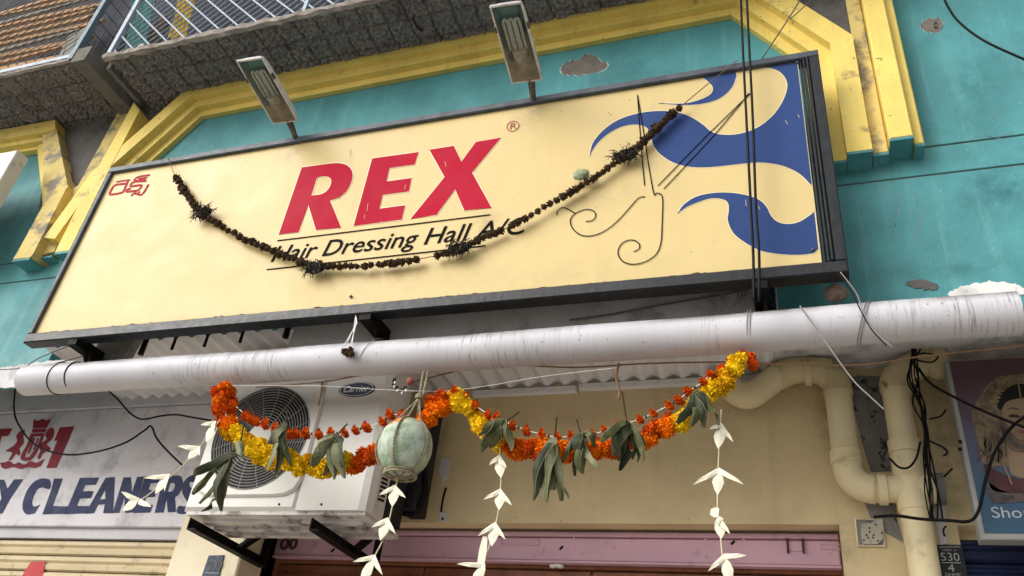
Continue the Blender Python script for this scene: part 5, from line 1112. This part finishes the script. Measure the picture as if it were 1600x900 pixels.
# ------------------------------------------------------------------ mango leaf bunches
def leafblade(mb, base, tip, wd, sag, twist, fold):
    base, tip = Vector(base), Vector(tip); d = tip - base; Ln = d.length; d.normalize()
    n = 10; vs = []; ph = random.uniform(0, 6)
    side0 = d.cross(Vector((0, -1, 0.15))).normalized()
    for i in range(n + 1):
        t = i / n; c = base + d * Ln * t + Vector((0, -sag * math.sin(math.pi * t) + 0.013 * math.sin(ph + 5 * t) * t, 0)) + side0 * (0.010 * math.sin(ph * 1.7 + 5 * t) * t)
        s_ = (Matrix.Rotation(twist * t + 0.8 * math.sin(ph + 4 * t), 3, d) @ side0); nr = d.cross(s_)
        hw = wd * 0.5 * (math.sin(math.pi * min(1, t * 0.9 + 0.06)) ** 0.7) * (1.0 + 0.2 * math.sin(7 * t + ph))
        for k in (-1, -0.55, 0, 0.55, 1): vs.append(c + s_ * hw * k - nr * (fold * hw * (1 - abs(k) ** 1.3)) + nr * random.uniform(-0.0022, 0.0022))
    mb.add(vs, [(i * 5 + j, i * 5 + j + 1, (i + 1) * 5 + j + 1, (i + 1) * 5 + j) for i in range(n) for j in range(4)])
    return [vs[i * 5 + 2] + Vector((0, -0.0012, 0)) for i in range(n + 1)]
def bunch(lab, stem, leaves, Y=YM - 0.05, pale=0.35):
    bx, by = stem[-1]; t = thing('leaf_bunch', lab, 'leaves', at(bx, by, Y), 'dried mango leaf bunches on the garland')
    if len(stem) > 1: MB().tube(path(stem, Y, 4), 0.0026, 5).build('stem', M['twig'], t)
    for i, (b_, tp, wd) in enumerate(leaves):
        k = mpp(*tp, Y); Yl = Y + random.uniform(-0.045, 0.03); mb = MB()
        pale_ = random.random() < pale
        mid = leafblade(mb, at(*b_, Y), at(*tp, Yl), wd * k * 1.08, random.uniform(0.004, 0.02), random.uniform(-2.4, 2.4), random.uniform(0.5, 1.7))
        lf = mb.build('leaf', M['leaf2' if pale_ else random.choice(['leaf', 'leaf', 'leaf3'])], t, True)
        MB().tube(mid[:-1], 0.0006, 4).build('midrib', M['vein'], lf)
bunch('wilted mango leaves blown left in front of the air conditioner corner', [(380, 668), (376, 692)], [((377, 690), (368, 712), 12), ((372, 690), (386, 720), 12), ((372, 712), (303, 746), 15), ((364, 715), (303, 772), 15), ((362, 718), (318, 790), 17), ((362, 720), (338, 798), 16), ((360, 722), (352, 780), 13), ((340, 780), (322, 800), 8)], pale=0.3)
bunch('narrow wilted mango leaves before the fan grille centre', [(449, 641), (447, 660), (444, 672)], [((445, 664), (421, 738), 15), ((445, 664), (431, 748), 14), ((446, 664), (440, 746), 13), ((448, 664), (448, 728), 12), ((446, 662), (436, 700), 15)], pale=0.6)
bunch('broad pale mango leaves on the swag left of the gourd', [(543, 662), (531, 675), (527, 684)], [((528, 680), (488, 730), 26), ((528, 680), (508, 745), 18), ((528, 682), (515, 748), 15), ((529, 682), (531, 748), 17), ((530, 682), (543, 728), 17), ((528, 680), (498, 715), 22)], pale=0.55)
bunch('curled mango leaves on the yellow swag right of the gourd', [(812, 643), (800, 652), (789, 658)], [((788, 656), (750, 682), 20), ((788, 656), (756, 708), 20), ((790, 656), (768, 700), 18), ((791, 656), (796, 705), 14), ((788, 656), (762, 690), 18)], pale=0.15)
bunch('longest drooping mango leaf bunch at the middle of the right swag', [(870, 652), (868, 672), (866, 688)], [((866, 685), (828, 779), 17), ((866, 690), (850, 780), 16), ((866, 690), (873, 786), 16), ((868, 690), (882, 778), 15), ((866, 692), (862, 786), 15), ((866, 684), (863, 768), 26)], pale=0.35)
bunch('mango leaf bunch with a curled black tip on the right swag', [(901, 656), (905, 670), (910, 682)], [((908, 676), (874, 727), 13), ((909, 678), (900, 742), 20), ((910, 678), (912, 738), 18), ((911, 678), (930, 738), 15), ((910, 678), (933, 695), 12), ((909, 678), (903, 720), 18)], pale=0.2)
bunch('wide mango leaf bunch on a long stalk on the right swag', [(972, 612), (976, 640), (980, 660)], [((980, 658), (943, 693), 17), ((980, 660), (965, 720), 17), ((981, 660), (975, 736), 24), ((982, 660), (990, 718), 18), ((983, 662), (1002, 722), 16), ((984, 662), (1012, 722), 14), ((981, 660), (960, 712), 16)], pale=0.15)
bunch('dark mango leaf bunch at the right end of the garland', [(1097, 612), (1095, 620)], [((1096, 614), (1062, 664), 18), ((1096, 614), (1080, 668), 18), ((1097, 614), (1092, 660), 17), ((1097, 614), (1106, 672), 17), ((1098, 614), (1120, 668), 16), ((1096, 616), (1072, 655), 16)], pale=0.1)

# ------------------------------------------------------------------ folded palm leaf streamers
def bird(t, apex, l_, r_, bot, Y, kw=9):
    a, l3, r3, b3 = at(*apex, Y), at(*l_, Y - 0.012), at(*r_, Y - 0.010), at(*bot, Y - 0.006); k = mpp(*apex, Y)
    for q in (l3, r3):
        d = (q - a); Ln = d.length; d.normalize(); s_ = d.cross(Vector((0, -1, 0))).normalized()
        if s_.z > 0: s_ = -s_
        w2 = min(7.5 * k, Ln * 0.34)
        mb = MB(); mb.add([a, a + d * Ln * 0.7 - s_ * 0.2 * w2 + Vector((0, -0.004, 0)), q, a + d * Ln * 0.55 + s_ * w2 * 0.8 + Vector((0, -0.003, 0)), a + s_ * w2 * 1.1 + d * 0.1 * Ln, a + d * Ln * 0.4 + s_ * w2 * 0.35 + Vector((0, -0.0045, 0))],
               [(0, 1, 5), (1, 2, 5), (2, 3, 5), (3, 4, 5), (4, 0, 5)]); mb.build('folded_wing', M['palm'], t)
    d = b3 - a; Ln = d.length; d.normalize(); s_ = d.cross(Vector((0, -1, 0))).normalized()
    mid = a + d * Ln * 0.55; h = kw * k
    MB().add([a + d * 0.08 * Ln, a + d * 0.34 * Ln + s_ * h * 0.8, mid + s_ * h, a + d * 0.78 * Ln + s_ * h * 0.6, b3, a + d * 0.78 * Ln - s_ * h * 0.6, mid - s_ * h, a + d * 0.34 * Ln - s_ * h * 0.8, mid + Vector((0, -0.0025, 0))], [(i, (i + 1) % 8, 8) for i in range(8)]).build('folded_leaf', M['palm'], t)
def streamer(lab, stem, birds, blades=(), Y=YM - 0.03):
    t = thing('palm_streamer', lab, 'streamer', at(stem[-1][0], stem[-1][1], Y), 'palm leaf streamers')
    MB().tube(path(stem, Y + 0.001, 6), 0.0022, 5).build('stem', M['palmrib'], t)
    for b_ in birds: bird(t, *b_, Y)
    for p, q, w2 in blades:
        a, b_ = at(*p, Y - 0.002), at(*q, Y - 0.004); MB().ribbon([a, a.lerp(b_, 0.5), b_], [0.3 * w2 * mpp(*p, Y), 0.5 * w2 * mpp(*p, Y), 0.45 * w2 * mpp(*p, Y)]).build('folded_leaf', M['palm'], t)
streamer('wind blown pale palm leaf streamer before the cleaners board', [(345, 655), (325, 680), (308, 705), (285, 728), (255, 755), (225, 778), (195, 795)],
         [((338, 657), (313, 664), (334, 674), (322, 692)), ((313, 697), (277, 697), (312, 712), (293, 718)), ((266, 740), (224, 747), (257, 768), (242, 772)), ((219, 779), (189, 768), (237, 792), (191, 798))])
streamer('pale palm leaf streamer hanging under the gourd', [(621, 748), (617, 770), (610, 805), (600, 840), (585, 870), (560, 920)],
         [((617, 757), (592, 774), (634, 778), (613, 792)), ((606, 808), (580, 824), (618, 834), (594, 845)), ((586, 866), (551, 878), (598, 899), (562, 918))])
streamer('pale palm leaf streamer left of the long leaf bunch', [(781, 700), (783, 740), (780, 790), (772, 830), (758, 872), (740, 920)],
         [((780, 710), (764, 727), (792, 731), (783, 747)), ((782, 763), (755, 781), (800, 790), (780, 797)), ((774, 815), (746, 838), (790, 843), (768, 854)), ((758, 879), (713, 881), (758, 893), (738, 918))], [((758, 838), (751, 882), 13)])
streamer('pale palm leaf streamer at the right end of the garland', [(1127, 640), (1124, 690), (1122, 740), (1121, 790), (1126, 840), (1133, 920)],
         [((1127, 660), (1108, 671), (1146, 691), (1122, 702)), ((1123, 730), (1082, 758), (1162, 757), (1121, 774)), ((1124, 806), (1116, 822), (1141, 835), (1127, 842)), ((1131, 865), (1106, 893), (1167, 868), (1142, 915))], [((1110, 800), (1123, 801), 16)])

# ================================================================== GOURD IN ROPE NET
Yg = 2.06; gc = at(633, 700, Yg); gk = mpp(633, 700, Yg); gr_ = 43 * gk
nu, nv = 64, 44; gb = MB(); vs = [gc + Vector((0, 0, gr_ * 1.06))]
for j in range(1, nv):
    a = math.pi * j / nv
    for i in range(nu):
        b_ = 2 * math.pi * i / nu; rr = gr_ * (1 + 0.008 * math.cos(b_ * 7) * math.sin(a) + 0.02 * math.sin(a * 2 + 0.5))
        vs.append(gc + Vector((rr * math.sin(a) * math.cos(b_), rr * math.sin(a) * math.sin(b_), 1.10 * rr * math.cos(a))))
vs.append(gc - Vector((0, 0, gr_ * 1.06))); Lx = len(vs) - 1; fs = []
for i in range(nu): fs.append((0, 1 + i, 1 + (i + 1) % nu)); fs.append((Lx, 1 + (nv - 2) * nu + (i + 1) % nu, 1 + (nv - 2) * nu + i))
for j in range(nv - 2):
    for i in range(nu): a = 1 + j * nu + i; b_ = 1 + j * nu + (i + 1) % nu; fs.append((a, a + nu, b_ + nu, b_))
GO = thing('ash_gourd', 'pale green ash gourd hanging in a rope net from the pipe', 'gourd', gc - Vector((0, 0, gr_ * 1.06)))
gb.add(vs, fs).build('fruit', M['gourd'], GO, True)
pw = MB()
for j in range(4, 20):
    for i in range(nu):
        th, ph = math.pi * (j + 0.5) / nv, 2 * math.pi * (i + 0.5) / nu
        if ((th - 0.72) / 0.30) ** 2 + ((ph - 4.42) / 0.62) ** 2 < random.uniform(0.35, 1.1):
            a = 1 + (j - 1) * nu + i; b_ = 1 + (j - 1) * nu + (i + 1) % nu
            pw.add([gc + (Vector(vs[q]) - gc) * 1.006 for q in (a, a + nu, b_ + nu, b_)], [(0, 1, 2, 3)])
pw.build('orange_powder', M['powder'], GO)
RN = thing('rope_net', 'twisted jute rope net holding the gourd below the pipe', 'rope', gc - Vector((0, 0, gr_ * 1.15)))
def rope(pts, r, name='strand', turns=130):
    P_ = [Vector(p) for p in pts]; ln = sum((P_[i + 1] - P_[i]).length for i in range(len(P_) - 1)); N_ = max(20, int(ln / 0.0022)); mb = MB()
    cum = [0]
    for i in range(len(P_) - 1): cum.append(cum[-1] + (P_[i + 1] - P_[i]).length)
    def pos(s_):
        for i in range(len(P_) - 1):
            if s_ <= cum[i + 1] or i == len(P_) - 2: return P_[i].lerp(P_[i + 1], (s_ - cum[i]) / max(1e-6, cum[i + 1] - cum[i]))
    for ph in (0, math.pi):
        q = []
        for i in range(N_ + 1):
            s_ = ln * i / N_; c = pos(s_); t = (pos(min(ln, s_ + 0.002)) - pos(max(0, s_ - 0.002))).normalized(); n1 = t.cross(Vector((0, 1, 0.2))).normalized(); n2 = t.cross(n1)
            a = s_ * 2 * math.pi / 0.02 + ph; q.append(c + (n1 * math.cos(a) + n2 * math.sin(a)) * r * 0.6)
        mb.tube(q, r * 0.62, 5)
    return mb.build(name, M['rope'], RN, True)
knot = at(655, 622, Yg + 0.01); hang = at(662, 580, 2.11)
rope([hang, knot], 0.0038); rope([hang + Vector((0.016, 0, 0)), knot + Vector((0.012, 0, 0))], 0.0036)
for az in (-1.50, -2.75, -0.30, 1.5):
    pts = [knot]
    for j in range(2, 20):
        th = math.pi * j / 24; rr = gr_ * 1.045
        pts.append(gc + Vector((rr * math.sin(th) * math.cos(az), rr * math.sin(th) * math.sin(az), 1.10 * rr * math.cos(th))))
    rope(pts[:1] + pts[1 if az in (-1.50,) else 3:], 0.0031)
th = math.pi * 19.6 / 24
for k in range(2): rope([gc + Vector((gr_ * 1.05 * math.sin(th) * math.cos(a), gr_ * 1.05 * math.sin(th) * math.sin(a), 1.10 * gr_ * 1.03 * math.cos(th) - 0.008 * k)) for a in [2 * math.pi * i / 30 for i in range(31)]], 0.0034, 'bottom_ring')
for a0_ in (0.3, 1.4, 2.4): rope([gc + Vector((gr_ * 0.55 * math.cos(a0_), gr_ * 0.55 * math.sin(a0_), -gr_ * 1.02)), gc + Vector((0, 0, -gr_ * 1.14)), gc - Vector((gr_ * 0.55 * math.cos(a0_), gr_ * 0.55 * math.sin(a0_), gr_ * 1.02))], 0.004, 'bottom_strand')
for k in range(3): MB().tube([knot + Vector((0.011 * math.cos(a), 0.011 * math.sin(a), 0.004 * k)) for a in [2 * math.pi * i / 14 for i in range(14)]], 0.0028, 5, closed=True).build('binding', M['rope'], RN)
# charm of shells and a faded ball beside the rope
CH_ = thing('shell_charm', 'small charm of dark shells and a faded red ball by the rope', 'charm', at(630, 612, 2.12))
MB().ball(at(641, 596, 2.12), 0.013, 0.012, 0.013, 12, 8, 0.05).build('ball', M['lime'], CH_, True)
for px, py in ((616, 594), (615, 600), (620, 606), (627, 610), (633, 606)):
    MB().ball(at(px, py, 2.12), 0.007, 0.006, 0.008, 8, 5).build('shell', M['acdark'], CH_); MB().ball(at(px + 1, py + 4, 2.118), 0.004, 0.004, 0.006, 6, 4).build('shell_lip', M['thread'], CH_)
MB().tube(path([(622, 587), (616, 592), (617, 602), (628, 610), (638, 604), (641, 590)], 2.12, 4), 0.0012, 4).build('cord', M['string'], CH_)
